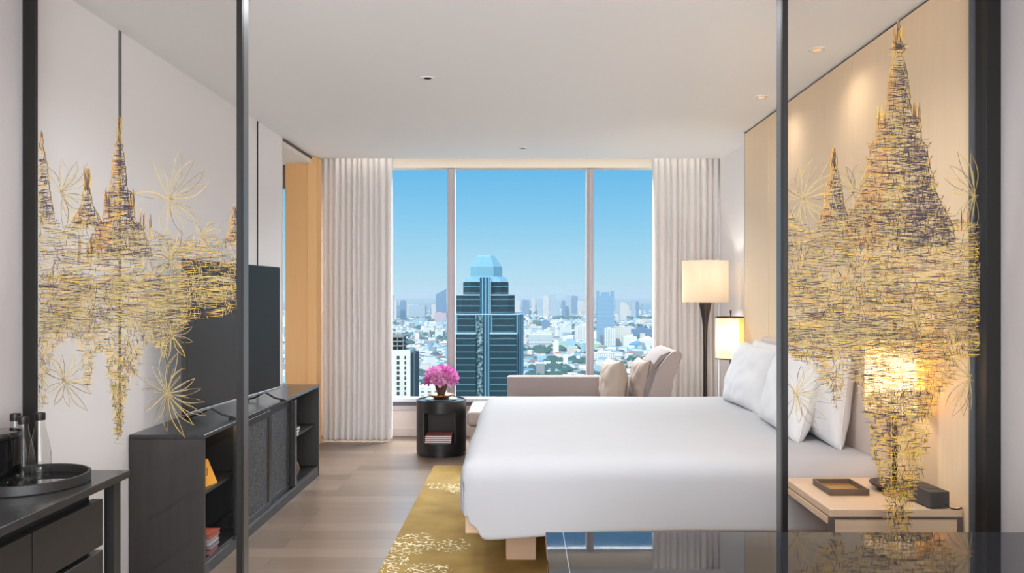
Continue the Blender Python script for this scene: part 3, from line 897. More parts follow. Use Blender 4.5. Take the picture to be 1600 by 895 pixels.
sliding_door(4.42, 5.03, cx1 + .010)
d2 = sliding_door(4.98, 5.55, cx1 - .010)
b = B(); box(b, cx1 - .01, cx1 + .022, 5.50, 5.556, .095, ct - .03, .002, 1); obj('door_pull', b, BLACKW2, d2)

# television, slightly turned to the bed
pn, pf = Vector((-1.796, 4.235)), Vector((-1.678, 5.475))
mid = (pn + pf) / 2; yaw = math.atan2(pf.y - pn.y, pf.x - pn.x); tw = (pf - pn).length
t = thing('television', 'large flat black television on two low feet on top of the media cabinet', 'television', (mid.x, mid.y, ct), yaw)
z0, z1 = .062, .895
b = B(); box(b, -tw / 2, tw / 2, -.001, .030, z0, z1, .003, 1); obj('housing', b, mat('tv_back', (30, 30, 31), .4), t, world=False)
b = B(); box(b, -tw / 2 + .006, tw / 2 - .006, -.0035, -.001, z0 + .014, z1 - .005); obj('screen', b, SCREEN, t, world=False)
b = B(); box(b, -tw / 2, tw / 2, -.006, -.001, z0 - .003, z0 + .011, .001, 1); obj('lower_bezel', b, mat('silver_bezel', (150, 152, 156), .35, .6), t, world=False)
for s in (-.34, .40):
    b = B(); tube(b, [(s, -.13, .007), (s, -.06, .022), (s, .01, .060)], .006, 8); tube(b, [(s, .15, .007), (s, .08, .022), (s, .012, .060)], .006, 8); box(b, s - .012, s + .012, -.14, -.10, .001, .012, .002, 1); box(b, s - .012, s + .012, .12, .16, .001, .012, .002, 1)
    obj('foot', b, mat('dark_chrome', (70, 70, 72), .25, .7), t, world=False, smooth=True, angle=40)

# contents of the cabinet
covers = [('dark red', (120, 40, 36)), ('grey patterned', (120, 116, 122)), ('pale', (178, 168, 166)), ('rust red', (170, 74, 50))]
for i, (nm, c) in enumerate(covers):
    pos = ('lowest', 'second lowest', 'second highest', 'topmost')[i]
    book(-1.69, 4.13 + .012 * (i % 2), .0855 + i * .0255, .17, .13, .025, R(4 - 2 * i), mat('cover_' + nm.replace(' ', '_'), c, .6, noise_scale=40, noise_amt=.35), pos + ' ' + nm + ' book in the near lower compartment of the media cabinet', 'books in the near cabinet compartment', pages=mat('cover_edge_' + nm.replace(' ', '_'), tuple(int(v * .5 + 75) for v in c), .7))
t = thing('stand_card', 'golden tent shaped stand card on the near shelf of the media cabinet', 'stand card', (-1.697, 4.22, .4135), R(76))
amber = mat('amber_card', (240, 168, 50), .6)
for s in (-1, 1):
    b = B(); vs = [(-.055, s * .045, 0), (.055, s * .045, 0), (.035, 0, .13), (-.035, 0, .13)]
    v = [b.verts.new(p) for p in vs] + [b.verts.new((p[0], p[1] - s * .002, p[2])) for p in vs]
    for q in ((0, 1, 2, 3), (4, 5, 6, 7), (0, 1, 5, 4), (1, 2, 6, 5), (2, 3, 7, 6), (3, 0, 4, 7)): b.faces.new([v[i] for i in q])
    obj('card_leaf', b, amber, t, world=False)
b = B(); tube(b, [(-.03, -.02, .03), (-.01, -.03, .06), (.0, -.02, .09)], .002, 5); obj('pen_loop', b, BLACKM, t, world=False)
add_light('cabinet_shelf_light', 'POINT', (-1.72, 4.22, .66), (0, 0, 0), .5, (1, .72, .35), shadow_soft_size=.02)
for i in range(3):
    book(-1.66, 5.66 + .006 * i, .4136 + i * .0215, .10, .13, .021, R(3 - 3 * i), mat('dark_cover_%d' % i, ((60, 56, 56), (96, 92, 92), (44, 42, 42))[i], .5), ('lowest', 'middle', 'topmost')[i] + ' small dark book on the far shelf of the media cabinet beside the curtain', 'small books on the far cabinet shelf')
b = B(); lathe(b, [(0, 0), (.035, 0), (.06, .03), (.068, .07), (.055, .11), (.03, .13), (.026, .15), (.03, .155), (.02, .15), (0, .14)], (-1.70, 5.80, .0855), 32)
lone('round_vase', b, mat('brown_glazed_vase', (96, 70, 52), .25), (-1.70, 5.80, .0855), 'round brown glazed vase in the far lower compartment of the media cabinet', 'vase', smooth=True)

# ------------------------------------------------------------------ minibar sideboard at left
kx0, kx1, ky0, ky1, kt = FL + .002, -1.484, 1.30, 3.0, .76
t = thing('sideboard', 'black stained sideboard with drawers in the left foreground, in front of the left screen', 'sideboard', ((kx0 + kx1) / 2, (ky0 + ky1) / 2, 0))
b = B(); box(b, kx0, kx1, ky0, ky1, kt - .028, kt, .002, 1); obj('top', b, BLACKW2, t)
for ya in (ky1 - .078, ky0 + .02):
    for xa in (kx1 - .058, kx0 + .01):
        b = B(); box(b, xa, xa + .036, ya, ya + .05, 0, kt - .0285, .001, 1); obj('leg', b, BLACKW, t)
b = B(); box(b, kx0 + .012, kx1 - .075, ky0 + .10, 2.852, .06, kt - .034); obj('carcass', b, DARKIN, t)
seams = [2.875, 2.46, 2.04, 1.62]
for i in range(3):
    for z1_, z0_ in ((.684, .517), (.499, .30), (.282, .08)):
        b = B(); box(b, kx1 - .074, kx1 - .036, seams[i + 1] + .0035, seams[i] - .0035, z0_, z1_, .001, 1); obj('drawer', b, BLACKW, t)
# tray
tx, ty, tr = -1.716, 2.765, .187
t = thing('serving_tray', 'round black serving tray with a mirror floor on the left sideboard', 'tray', (tx, ty, kt))
b = B(); lathe(b, [(0, .0005), (tr - .003, .0005), (tr, .004), (tr, .034), (tr - .003, .036), (tr - .009, .036), (tr - .011, .033), (tr - .011, .006), (0, .006)], (tx, ty, kt), 80); obj('rim', b, mat('tray_wood', (40, 37, 35), .4), t, True, angle=40)
b = B(); lathe(b, [(0, .0062), (tr - .0115, .0062), (tr - .0115, .0075), (0, .0075)], (tx, ty, kt), 64); obj('mirror_floor', b, mat('mirror_floor', (120, 118, 120), .03, .95), t, True, angle=40)
tz = kt + .0077
def bottle(x, y, label):
    t = thing('glass_bottle', label, 'bottle', (x, y, tz), 0, 'glass water bottles on the round tray')
    b = B(); lathe(b, [(0, 0), (.033, 0), (.0365, .004), (.0365, .03), (.036, .075), (.0305, .115), (.0215, .155), (.0165, .180), (.0150, .205), (.0, .205)], (x, y, tz + .0005), 40); obj('bottle_body', b, BOTTLEG, t, True, angle=60)
    b = B(); lathe(b, [(0, .198), (.0172, .198), (.0180, .201), (.0172, .206), (.0180, .211), (.0172, .222), (.016, .2245), (0, .2245)], (x, y, tz + .0005), 32); obj('cap', b, CAPM, t, True, angle=40)
bottle(-1.755, 2.885, 'clear water bottle with a black cap, the rightmost on the round tray')
bottle(-1.762, 2.800, 'clear water bottle with a black cap, just right of the black bucket')
bottle(-1.834, 2.868, 'clear water bottle behind the black bucket, only its capped neck showing')
bottle(-1.852, 2.778, 'clear water bottle at the very left, only its cap showing over the bucket')
ix, iy = -1.786, 2.672
t = thing('ice_bucket', 'glossy black lacquer ice bucket with a flat lid on the round tray', 'ice bucket', (ix, iy, tz))
b = B(); lathe(b, [(0, .0005), (.074, .0005), (.078, .004), (.083, .06), (.085, .168), (0, .168)], (ix, iy, tz), 56); obj('bucket_body', b, BLACKG, t, True, angle=50)
b = B(); lathe(b, [(0, .1685), (.0855, .1685), (.087, .172), (.087, .186), (.083, .192), (0, .194)], (ix, iy, tz), 56); obj('lid', b, BLACKG, t, True, angle=40)

# ------------------------------------------------------------------ dark mirror topped desk in the right foreground
t = thing('desk', 'dark grey mirror topped desk in the right foreground, before the right screen', 'desk', (.9, 1.85, 0))
b = B(); box(b, .062, FR - .004, 1.45, 2.19, .736, .766, .001, 1); obj('top', b, DESKM, t)
b = B(); box(b, .062 + .048, .0625 + .049, 1.452, 2.188, .7661, .7664); obj('inlay_line', b, mat('pale_inlay', (150, 156, 162), .3), t)
b = B(); box(b, .066, .10, 1.47, 2.17, 0, .7355); obj('side_panel', b, mat('grey_lacquer_side', (96, 100, 106), .4), t)
b = B(); box(b, FR - .05, FR - .006, 1.47, 2.17, 0, .7355); obj('side_panel', b, MATS['grey_lacquer_side'], t)
b = B(); box(b, .10, FR - .05, 2.13, 2.16, .25, .7355); obj('modesty_panel', b, MATS['grey_lacquer_side'], t)

# ------------------------------------------------------------------ glass screens with line drawings
GOLD = mat('gold_ink', (204, 164, 60), .6)
GOLD2 = mat('pale_gold_ink', (172, 152, 104), .65)
ORNG = mat('amber_ink', (178, 120, 52), .6)
PURP = mat('umber_ink', (58, 43, 48), .65)

class Draw:
    """collects flat ink strokes given in frame units of the glass (1 unit = 1/407 m) and keeps them inside the pane"""
    def __init__(s, x0, x1, y0, y1, seed):
        s.x0, s.x1, s.y0, s.y1 = x0, x1, y0, y1
        s.bm = [B(), B(), B(), B()]
        s.r = random.Random(seed)
        s.lay = 0
    def stroke(s, pts, wd, mi, taper=True):
        n = len(pts)
        bm = s.bm[mi]
        s.lay = (s.lay + 1) % 40
        yy = YG - .0042 - s.lay * .00003 - mi * .0012
        prev = None
        for i, (x, y) in enumerate(pts):
            if not (s.x0 <= x <= s.x1 and s.y0 <= y <= s.y1):
                prev = None; continue
            a = pts[max(0, i - 1)]; c = pts[min(n - 1, i + 1)]
            tx_, ty_ = c[0] - a[0], c[1] - a[1]
            L = math.hypot(tx_, ty_) or 1
            nx, ny = -ty_ / L, tx_ / L
            ww = wd * .84 * (.35 + .65 * math.sin(PI * min(1, max(0, (i + .5) / n)))) if taper else wd * .74
            q = []
            for sg in (-.5, .5):
                px = min(max(x + nx * ww * sg, s.x0), s.x1); py = y + ny * ww * sg
                q.append(bm.verts.new(((px - VX) / F * YG, yy, CZ - (py - VY) / F * YG)))
            if prev: bm.faces.new((prev[0], prev[1], q[1], q[0]))
            prev = q
    def wig(s, x, y, ang, L, wd, mi, curl=.25, n=5):
        pts = []
        a = ang
        for i in range(n):
            pts.append((x, y))
            x += math.cos(a) * L / (n - 1); y += math.sin(a) * L / (n - 1)
            a += s.r.uniform(-curl, curl)
        s.stroke(pts, wd, mi)
    def pick(s, g=.5, o=.08, p=.30):
        v = s.r.random()
        if v < g: return 0
        if v < g + o: return 1
        if v < g + o + p: return 2
        return 3
    def fill(s, inside, bx, n, hor=.72, Lh=(8, 34), Lv=(4, 15), w=(.6, 1.5), mix=(.45, .06, .30)):
        k = 0; tries = 0
        while k < n and tries < n * 12:
            tries += 1
            x = s.r.uniform(bx[0], bx[1]); y = s.r.uniform(bx[2], bx[3])
            v = inside(x, y)
            if v <= 0 or s.r.random() > v: continue
            nz = noise.noise(Vector((x * .022, y * .034, s.x0 * .1)))
            if nz > .2 and s.r.random() < .45: continue
            vert = noise.noise(Vector((x * .05, y * .012, 4 + s.x0 * .1))) > .12
            k += 1
            mi = s.pick(*mix)
            if s.r.random() < (hor * .35 if vert else hor):
                L = s.r.uniform(*Lh)
                s.wig(x - L / 2, y, s.r.gauss(0, .05), L, s.r.uniform(*w), mi, .16)
            else:
                L = s.r.uniform(*Lv)
                s.wig(x, y - L / 2, PI / 2 + s.r.gauss(0, .25), L, s.r.uniform(w[0], w[1] * .9), mi, .5, 4)
    def tower(s, cx, prof, n, orange_left=.5, side=None):
        """prof: list of (y, half width)"""
        ys_ = [p[0] for p in prof]
        def hwid_(y):
            for (ya, a), (yb, b_) in zip(prof, prof[1:]):
                if ya <= y <= yb: return a + (b_ - a) * (y - ya) / (yb - ya)
            return 0
        wts = [max(hwid_(ys_[0] + (ys_[-1] - ys_[0]) * i / 60), .6) for i in range(61)]
        for _ in range(n):
            i = s.r.choices(range(61), wts)[0]
            y = ys_[0] + (ys_[-1] - ys_[0]) * (i + s.r.random() - .5) / 60
            h_ = max(hwid_(y), .6)
            x = cx + s.r.uniform(-1, 1) * h_
            left = (x - cx) / h_
            if left < -.35 and s.r.random() < orange_left: mi = 1
            elif left > .2 and s.r.random() < .55: mi = 2
            else: mi = s.pick(.38, .08, .40)
            if h_ < 4 or s.r.random() < .35:
                L = s.r.uniform(6, 16)
                s.wig(x, y - L / 2, PI / 2 + s.r.gauss(0, .12), L, s.r.uniform(.7, 1.3), mi, .25, 4)
            else:
                L = min(s.r.uniform(5, 22), h_ * 1.6)
                x0_ = max(cx - h_, min(x - L / 2, cx + h_ - L))
                s.wig(x0_, y, s.r.gauss(0, .07), L, s.r.uniform(.7, 1.5), mi, .2)
        # outline
        for sg in (-1, 1):
            for rep in range(3):
                pts = []
                y = ys_[0]
                while y < ys_[-1]:
                    pts.append((cx + sg * (hwid_(y) + s.r.uniform(-.8, 1.6)), y)); y += 3
                for a in range(0, len(pts) - 4, 6):
                    s.stroke(pts[a:a + 7], 1.3, (1 if sg < 0 else 2) if rep == 0 else 0)
    def spikes(s, lst):
        for x, y0, y1 in lst:
            for k in range(5):
                xx = x + s.r.uniform(-1.6, 1.6)
                s.wig(xx, y0 + s.r.uniform(0, 12), PI / 2 + s.r.gauss(0, .03), (y1 - y0) * s.r.uniform(.6, 1), 1.3, s.pick(.45, .3, .25), .08, 6)
    def flower(s, cx, cy, petals, gold=0, wd=1.0):
        for (ang, L, W) in petals:
            a = R(ang)
            for rep in range(2):
                for sg in (-1, 1):
                    pts = []
                    Wj = W * s.r.uniform(.8, 1.15)
                    for i in range(12):
                        f = i / 11
                        off = sg * Wj * math.sin(PI * f ** 1.15) * .5 + s.r.uniform(-.3, .3)
                        rr = 3 + (L - 3) * f + (0 if rep else s.r.uniform(-1, 1))
                        bend = .10 * math.sin(f * PI) * (1 if int(ang) % 2 else -1) * L * .5
                        pts.append((cx + math.cos(a) * rr - math.sin(a) * (off + bend), cy - math.sin(a) * rr - math.cos(a) * (off + bend)))
                    s.stroke(pts, wd * s.r.uniform(.55, 1.0), s.r.choice((gold, 2, 3, 2)) if rep == 0 else s.r.choice((gold, 3, 3)))
            pts = [(cx + math.cos(a) * L * f, cy - math.sin(a) * L * f) for f in (0, .2, .4, .6)]
            s.stroke(pts, .7, 3)
        for _ in range(14):
            s.wig(cx + s.r.uniform(-2, 2), cy + s.r.uniform(-2, 2), s.r.uniform(0, 6.3), s.r.uniform(4, 9), 1, s.r.choice((0, 0, 2)), .4, 4)
    def done(s, parent):
        for nm, bm, m in zip(('gold_line_drawing', 'amber_line_drawing', 'umber_line_drawing', 'pale_gold_line_drawing'), s.bm, (GOLD, ORNG, PURP, GOLD2)):
            obj(nm, bm, m, parent)

def interp(tab, x):
    if x <= tab[0][0]: return tab[0][1]
    for (xa, a), (xb, b_) in zip(tab, tab[1:]):
        if xa <= x <= xb: return a + (b_ - a) * (x - xa) / (xb - xa)
    return tab[-1][1]

def screen(name_label, gx0, gx1, posts, draw):
    xm = ((gx0 + gx1) / 2 - VX) / F * YG
    t = thing('glass_screen', name_label, 'glass screen', (xm, YG, 0), group='sliding glass screens')
    X = lambda px: (px - VX) / F * YG
    b = B(); box(b, X(gx0) - .02, X(gx1) + .012, YG - .004, YG + .004, .02, H - .02); obj('glass_pane', b, SCRGLASS, t)
    b = B(); box(b, X(gx0), X(gx1), YG - .02, YG + .02, 0.0005, .03); obj('rail', b, BLACKM, t)
    b = B(); box(b, X(gx0), X(gx1), YG - .02, YG + .02, H - .03, H - .001); obj('rail', b, BLACKM, t)
    for (p0, p1, m, ya, yb) in posts:
        b = B(); box(b, X(p0), X(p1), YG + ya, YG + yb, .0005, H - .0005, .0015, 1); obj('stile', b, m, t)
    draw(t)
    return t

def draw_left(t):
    d = Draw(61, 372, 150, 720, 11)
    top = [(60, 330), (80, 338), (100, 352), (125, 350), (150, 345), (165, 348), (210, 348), (235, 358), (262, 372), (300, 376), (330, 372), (373, 376)]
    bot = [(60, 645), (72, 640), (80, 560), (86, 545), (110, 532), (128, 548), (134, 600), (138, 612), (143, 600), (148, 555), (166, 548), (170, 590), (178, 628), (184, 692), (189, 692), (194, 628), (204, 600), (212, 585), (216, 612), (221, 555), (235, 535), (252, 545), (258, 560), (266, 530), (280, 512), (300, 500), (373, 490)]
    def dens(x, y):
        a, c = interp(top, x), interp(bot, x)
        if y < a or y > c: return 0
        if x > 300 and y > 470: return .35
        if y < 500: 
            v = .75 + .35 * noise.noise(Vector((x * .02, y * .06, 3)))
            if 392 < y < 410 or 440 < y < 470: v += .15
            if 368 < y < 392 and 70 < x < 150: v -= .35
            return min(1, v)
        return .95 if c - y > 4 else .5
    d.fill(dens, (60, 373, 325, 520), 4300, .76, (5, 28), (4, 15), (.45, 1.15), (.34, .02, .36))
    d.fill(dens, (60, 373, 430, 500), 1300, .86, (12, 46), (4, 12), (.5, 1.4), (.44, .02, .36))
    d.fill(dens, (60, 300, 500, 700), 2400, .6, (4, 14), (4, 14), (.45, 1.1), (.46, .0, .32))
    d.fill(lambda x, y: 1 if abs(x - 187) < interp([(560, 20), (600, 12), (650, 6), (690, 3)], y) else 0, (165, 210, 560, 692), 420, .5, (3, 10), (4, 12), (.7, 1.5), (.62, .0, .2))
    d.tower(187, [(183, .7), (218, 2.4), (224, 3), (228, 6.5), (234, 3.5), (240, 7), (250, 9), (290, 12), (297, 13), (302, 21), (345, 25), (352, 34), (375, 44), (400, 52)], 1100)
    d.tower(137, [(262, 1.5), (292, 3), (300, 5), (318, 8), (330, 13), (340, 20), (352, 24)], 240, .3)
    d.tower(66, [(208, .8), (232, 3), (240, 5), (258, 9), (300, 13), (345, 22)], 260, .2)
    d.tower(366, [(325, 2), (340, 4), (360, 7), (378, 14)], 110, .8)
    d.spikes([(167, 292, 330), (172, 300, 340), (203, 300, 340), (209, 292, 330), (222, 324, 356), (226, 328, 358), (236, 334, 362), (134, 262, 292), (141, 262, 292), (126, 366, 405), (144, 366, 410), (138, 372, 410)])
    d.flower(265, 311, [(78, 78, 12), (57, 76, 12), (38, 72, 12), (22, 66, 13), (112, 62, 14), (172, 54, 10), (-38, 66, 12), (-66, 62, 12), (-98, 56, 12), (-24, 46, 8)])
    d.flower(97, 300, [(88, 52, 12), (62, 54, 12), (48, 62, 11), (28, 52, 10), (-12, 46, 8), (-40, 44, 12), (-62, 66, 13), (-85, 60, 12), (118, 44, 9)])
    d.flower(269, 404, [(150, 40, 9), (122, 50, 10), (98, 48, 10), (72, 46, 9), (48, 56, 10), (25, 46, 8), (-50, 40, 10), (-90, 44, 9), (-130, 40, 9), (180, 38, 8)])
    d.flower(316, 368, [(60, 26, 6), (35, 34, 8), (15, 32, 8), (-5, 28, 6), (-60, 22, 6), (120, 22, 6)])
    d.flower(103, 596, [(150, 40, 9), (120, 44, 8), (95, 42, 8), (70, 44, 8), (45, 42, 8), (10, 40, 7), (-25, 46, 8), (-52, 58, 9), (-80, 40, 8), (-115, 40, 8), (-150, 36, 8)])
    d.flower(270, 522, [(160, 34, 8), (120, 40, 8), (80, 44, 8), (50, 42, 8), (20, 34, 8), (-20, 34, 8), (-60, 40, 8), (-100, 40, 8), (-140, 34, 8)], 0)
    d.flower(262, 614, [(172, 40, 6), (150, 52, 8), (118, 52, 10), (95, 66, 13), (75, 66, 13), (55, 48, 10), (28, 50, 8), (8, 54, 8), (-12, 60, 8), (-30, 70, 9), (-50, 64, 9), (-68, 74, 9), (-90, 60, 8), (-115, 54, 8), (-140, 46, 8)], 0, 1.1)
    d.done(t)
def draw_right(t):
    d = Draw(1229, 1530, 20, 850, 23)
    top = [(1228, 332), (1245, 342), (1262, 356), (1285, 348), (1320, 338), (1345, 322), (1478, 330), (1495, 342), (1510, 346), (1530, 352)]
    bot = [(1228, 545), (1245, 560), (1262, 570), (1275, 575), (1285, 610), (1296, 600), (1305, 640), (1312, 620), (1325, 575), (1345, 620), (1356, 655), (1362, 700), (1370, 730), (1379, 770), (1390, 840), (1415, 840), (1426, 775), (1440, 735), (1448, 690), (1455, 645), (1470, 612), (1490, 590), (1505, 560), (1530, 545)]
    def dens(x, y):
        a, c = interp(top, x), interp(bot, x)
        if y < a or y > c: return 0
        v = .8 + .35 * noise.noise(Vector((x * .02, y * .05, 9)))
        if y < 430 and x > 1440: v *= .75
        return min(1, v)
    d.fill(dens, (1228, 1530, 320, 530), 7000, .74, (5, 28), (4, 15), (.45, 1.2), (.40, .10, .36))
    d.fill(dens, (1228, 1530, 440, 560), 1500, .86, (12, 46), (4, 12), (.5, 1.4), (.48, .06, .32))
    d.fill(dens, (1228, 1530, 520, 645), 3400, .66, (5, 22), (4, 14), (.45, 1.2), (.48, .10, .28))
    d.fill(dens, (1350, 1455, 610, 845), 2600, .6, (4, 16), (4, 12), (.6, 1.5), (.60, .10, .22))
    d.tower(1403, [(33, .7), (62, 1.5), (70, 6), (78, 9), (86, 4), (92, 7), (104, 11), (130, 15), (165, 18), (182, 22), (186, 33), (222, 36), (228, 44), (250, 46), (280, 54), (300, 58), (318, 66), (335, 76), (352, 84), (385, 90)], 3600, .55)
    d.tower(1302, [(230, 1), (258, 2.5), (270, 6), (282, 9), (300, 13), (320, 15), (345, 22)], 360, .6)
    d.spikes([(1402, 33, 72), (1408, 40, 74), (1397, 45, 74), (1376, 158, 195), (1371, 165, 200), (1381, 172, 200), (1428, 155, 195), (1435, 158, 195), (1430, 165, 200), (1302, 230, 262), (1298, 240, 265), (1306, 240, 265), (1502, 325, 352), (1511, 322, 352)])
    for k in range(14):
        d.wig(1403, 78, R(-90 + (k - 7) * 17), d.r.uniform(10, 19), 1.2, d.pick(.5, .2, .3), .15, 5)
    # tiled eaves of the stepped tower
    for y, h_ in ((228, 46), (250, 48), (272, 54), (292, 58), (312, 66), (330, 76)):
        for k in range(5): d.wig(1403 - h_ - 2, y + d.r.uniform(-3, 3), .03, h_ * 2 + 5, 1.4, d.pick(.4, .1, .5), .05, 12)
        for sg in (-1, 1): d.wig(1403 + sg * h_, y, R(-90 + sg * 35), 8, 1.5, 1 if sg < 0 else 2, .2, 4)
    d.flower(1252, 311, [(95, 50, 10), (75, 66, 12), (55, 74, 12), (35, 70, 11), (12, 58, 9), (-30, 50, 10), (-55, 50, 10), (-80, 52, 10), (-110, 44, 10), (140, 40, 9), (165, 36, 8)])
    d.flower(1335, 300, [(60, 44, 9), (85, 44, 9), (110, 42, 8), (130, 40, 9), (35, 40, 8), (150, 40, 8), (-120, 36, 8), (-60, 34, 8)])
    d.flower(1522, 306, [(96, 66, 12), (112, 74, 13), (130, 62, 12), (150, 56, 12), (170, 40, 9), (-110, 50, 11), (-95, 60, 12), (-135, 40, 9)])
    d.flower(1243, 615, [(80, 46, 10), (55, 54, 11), (30, 56, 11), (8, 52, 9), (-15, 58, 10), (-40, 62, 12), (-58, 66, 12), (-85, 46, 10), (-110, 44, 10), (120, 40, 9)])
    d.flower(1514, 590, [(-100, 60, 12), (-115, 66, 12), (-90, 50, 10), (-130, 60, 10), (95, 40, 9), (130, 40, 9), (160, 30, 8)])
    d.done(t)
screen('left sliding glass screen drawn with gold temple spires and lotus flowers, before the media cabinet', 60, 373,
       [(40, 60.5, BLACKM, -.02, -.0042), (373, 381.5, BLACKM, -.025, -.003), (374, 381.4, GREYM, -.0028, .05)], draw_left)  # grey box: stile side with the window light put into its colour
screen('right sliding glass screen drawn with a tall gold temple tower, before the near nightstand', 1228, 1533,
       [(1219.5, 1228, BLACKM, -.025, -.003), (1219.6, 1227.5, GREYM, -.0028, .05), (1534.5, 1557, BLACKM, -.03, .045)], draw_right)  # grey box again paints the stile's window-lit inner side
# grey jamb seen behind the edge of the right pane
X = lambda px: (px - VX) / F * YG
b = B(); box(b, 1.745, FR, YG + .05, YG + .0599, 0, H); struct('trim_7', b, GREYM)

# ------------------------------------------------------------------ the city outside
GZ = -190.0
def gd(py):   # ground distance that shows at picture height py
    return F * (CZ - GZ) / (py - VY)
rc = random.Random(99)
def gmat():
    m = D.materials.new('city_ground_cover'); k = N(m)
    t = k.n('TexCoord'); a = k.n('TexNoise'); a.inputs['Scale'].default_value = .012; a.inputs['Detail'].default_value = 8
    k.l(t.outputs['Object'], a.inputs['Vector'])
    c = k.n('ValToRGB'); k.l(a.outputs['Fac'], c.inputs[0])
    e = c.color_ramp.elements; e[0].position = .35; e[0].color = rgb(46, 76, 60); e[1].position = .52; e[1].color = rgb(120, 130, 126)
    x = e.new(.66); x.color = rgb(170, 168, 160)
    k.bsdf(c.outputs[0], .9)
    return m
b = B()
v = [b.verts.new(p) for p in ((-9000, 200, GZ), (9000, 200, GZ), (30000, 40000, GZ), (-30000, 40000, GZ))]; b.faces.new(v)
struct('ground', b, gmat())

FOOT = []
def block(name, px0, px1, ytop, ybase, label, m, cat='building', depth=None, d=None, group=None, extra=None, roof=None):
    """one far building spanning px0..px1, top at ytop, foot on the ground at ybase (or at distance d)"""
    dd = d or gd(ybase)
    x0, x1 = (px0 - VX) / F * dd, (px1 - VX) / F * dd
    zt = CZ - (ytop - VY) / F * dd
    dp = depth or (x1 - x0) * .7
    FOOT.append((x0, x1, dd, dd + dp))
    t = thing(name, label, cat, ((x0 + x1) / 2, dd + dp / 2, GZ), group=group)
    bm = B(); box(bm, x0, x1, dd, dd + dp, GZ, zt); obj('body', bm, m, t)
    w_ = x1 - x0
    bm = B()
    if roof == 'slant':
        a = [bm.verts.new(p) for p in ((x0, dd, zt), (x1, dd, zt), (x1, dd, zt + w_ * .55), (x0, dd + dp, zt), (x1, dd + dp, zt), (x1, dd + dp, zt + w_ * .55))]
        for q in ((0, 1, 2), (3, 4, 5), (0, 1, 4, 3), (1, 2, 5, 4), (0, 2, 5, 3)): bm.faces.new([a[i] for i in q])
    elif roof == 'hip':
        frustum(bm, [(x0, dd), (x1, dd), (x1, dd + dp), (x0, dd + dp)], [(x0 + w_ * .45, dd + dp * .45), (x1 - w_ * .45, dd + dp * .45), (x1 - w_ * .45, dd + dp * .55), (x0 + w_ * .45, dd + dp * .55)], zt, zt + w_ * .22)
    elif roof == 'crown':
        box(bm, x0, x0 + w_ * .12, dd, dd + dp, zt, zt + w_ * .3); box(bm, x1 - w_ * .12, x1, dd, dd + dp, zt, zt + w_ * .3); box(bm, x0 + w_ * .25, x1 - w_ * .25, dd + dp * .2, dd + dp * .7, zt, zt + w_ * .22)
    elif roof == 'vault':
        pr = [(x0, zt)] + [(x0 + w_ * (.5 - .5 * math.cos(PI * i / 10)), zt + w_ * .16 * math.sin(PI * i / 10)) for i in range(1, 10)] + [(x1, zt)]
        a = [bm.verts.new((x, dd, z)) for x, z in pr]; c = [bm.verts.new((x, dd + dp, z)) for x, z in pr]
        bm.faces.new(a); bm.faces.new(c)
        for i in range(len(pr)): bm.faces.new((a[i], a[(i + 1) % len(pr)], c[(i + 1) % len(pr)], c[i]))
    else:
        box(bm, x0 + w_ * .25, x0 + w_ * .6, dd + dp * .2, dd + dp * .6, zt, zt + max(3, w_ * .08))
    obj('roof', bm, extra or m, t)
    return t
Fw = facade('white_block_facade', (232, 232, 226), (120, 138, 142), 6, 4.2, .5, .5)
Fh = facade('white_striped_facade', (236, 236, 230), (120, 150, 164), 400, 5, 1.0, .45)
Fb = facade('blue_glass_facade', (120, 156, 184), (150, 184, 204), 300, 5, 1.0, .3, .3)
Fd = facade('slate_glass_facade', (96, 124, 158), (118, 146, 176), 5, 300, .3, 1.0, .3)
Fg = facade('grey_tower_facade', (176, 190, 198), (130, 156, 176), 8, 6, .5, .6)
Fc = facade('cream_tower_facade', (220, 214, 200), (160, 170, 176), 8, 6, .5, .5)
Fp = mat('pale_concrete', (226, 226, 220), .8)
GRN = mat('pale_green_roof', (170, 200, 180), .7); BLU = mat('blue_metal_roof', (90, 150, 196), .6); TEA = mat('teal_roof', (110, 170, 176), .6)
REDR = mat('red_brown_roof', (176, 110, 92), .8); WHR = mat('white_roof', (238, 238, 234), .7); GRY = mat('grey_roof', (150, 156, 158), .8)
DKR = mat('dark_slate_roof', (80, 92, 100), .8); LBL = mat('light_blue_roof', (160, 196, 214), .7); CRM = mat('cream_wall', (226, 216, 200), .8)

# the glass office tower in the middle
TD = 520.0
def TX(px): return (px - VX) / F * TD
def TZ(py): return CZ - (py - VY) / F * TD
TWC = facade('tower_glass_bands', (26, 52, 62), (88, 132, 148), 500, 4.28, 1.0, .13, .18)
TWV = facade('tower_glass_fins', (44, 84, 104), (120, 168, 190), 2.1, 400, .28, 1.0, .18)
def tmott():
    m = D.materials.new('tower_mottled_glass'); k = N(m)
    t = k.n('TexCoord'); a = k.n('TexNoise'); a.inputs['Scale'].default_value = .5; a.inputs['Detail'].default_value = 4
    k.l(t.outputs['Object'], a.inputs['Vector'])
    c = k.n('ValToRGB'); k.l(a.outputs['Fac'], c.inputs[0])
    e = c.color_ramp.elements; e[0].position = .45; e[0].color = rgb(40, 66, 76); e[1].position = .66; e[1].color = rgb(150, 180, 184)
    k.bsdf(c.outputs[0], .2)
    return m
TMOT = tmott()
TCR = facade('tower_crown_glass', (120, 168, 186), (196, 224, 232), 2.4, 3.0, .18, .12, .2)
TPAR = mat('tower_parapet', (176, 204, 212), .4)
tw_ = thing('office_tower', 'tall stepped dark teal glass tower with a faceted crown, outside the middle pane', 'skyscraper', (TX(757), TD + 22, GZ))
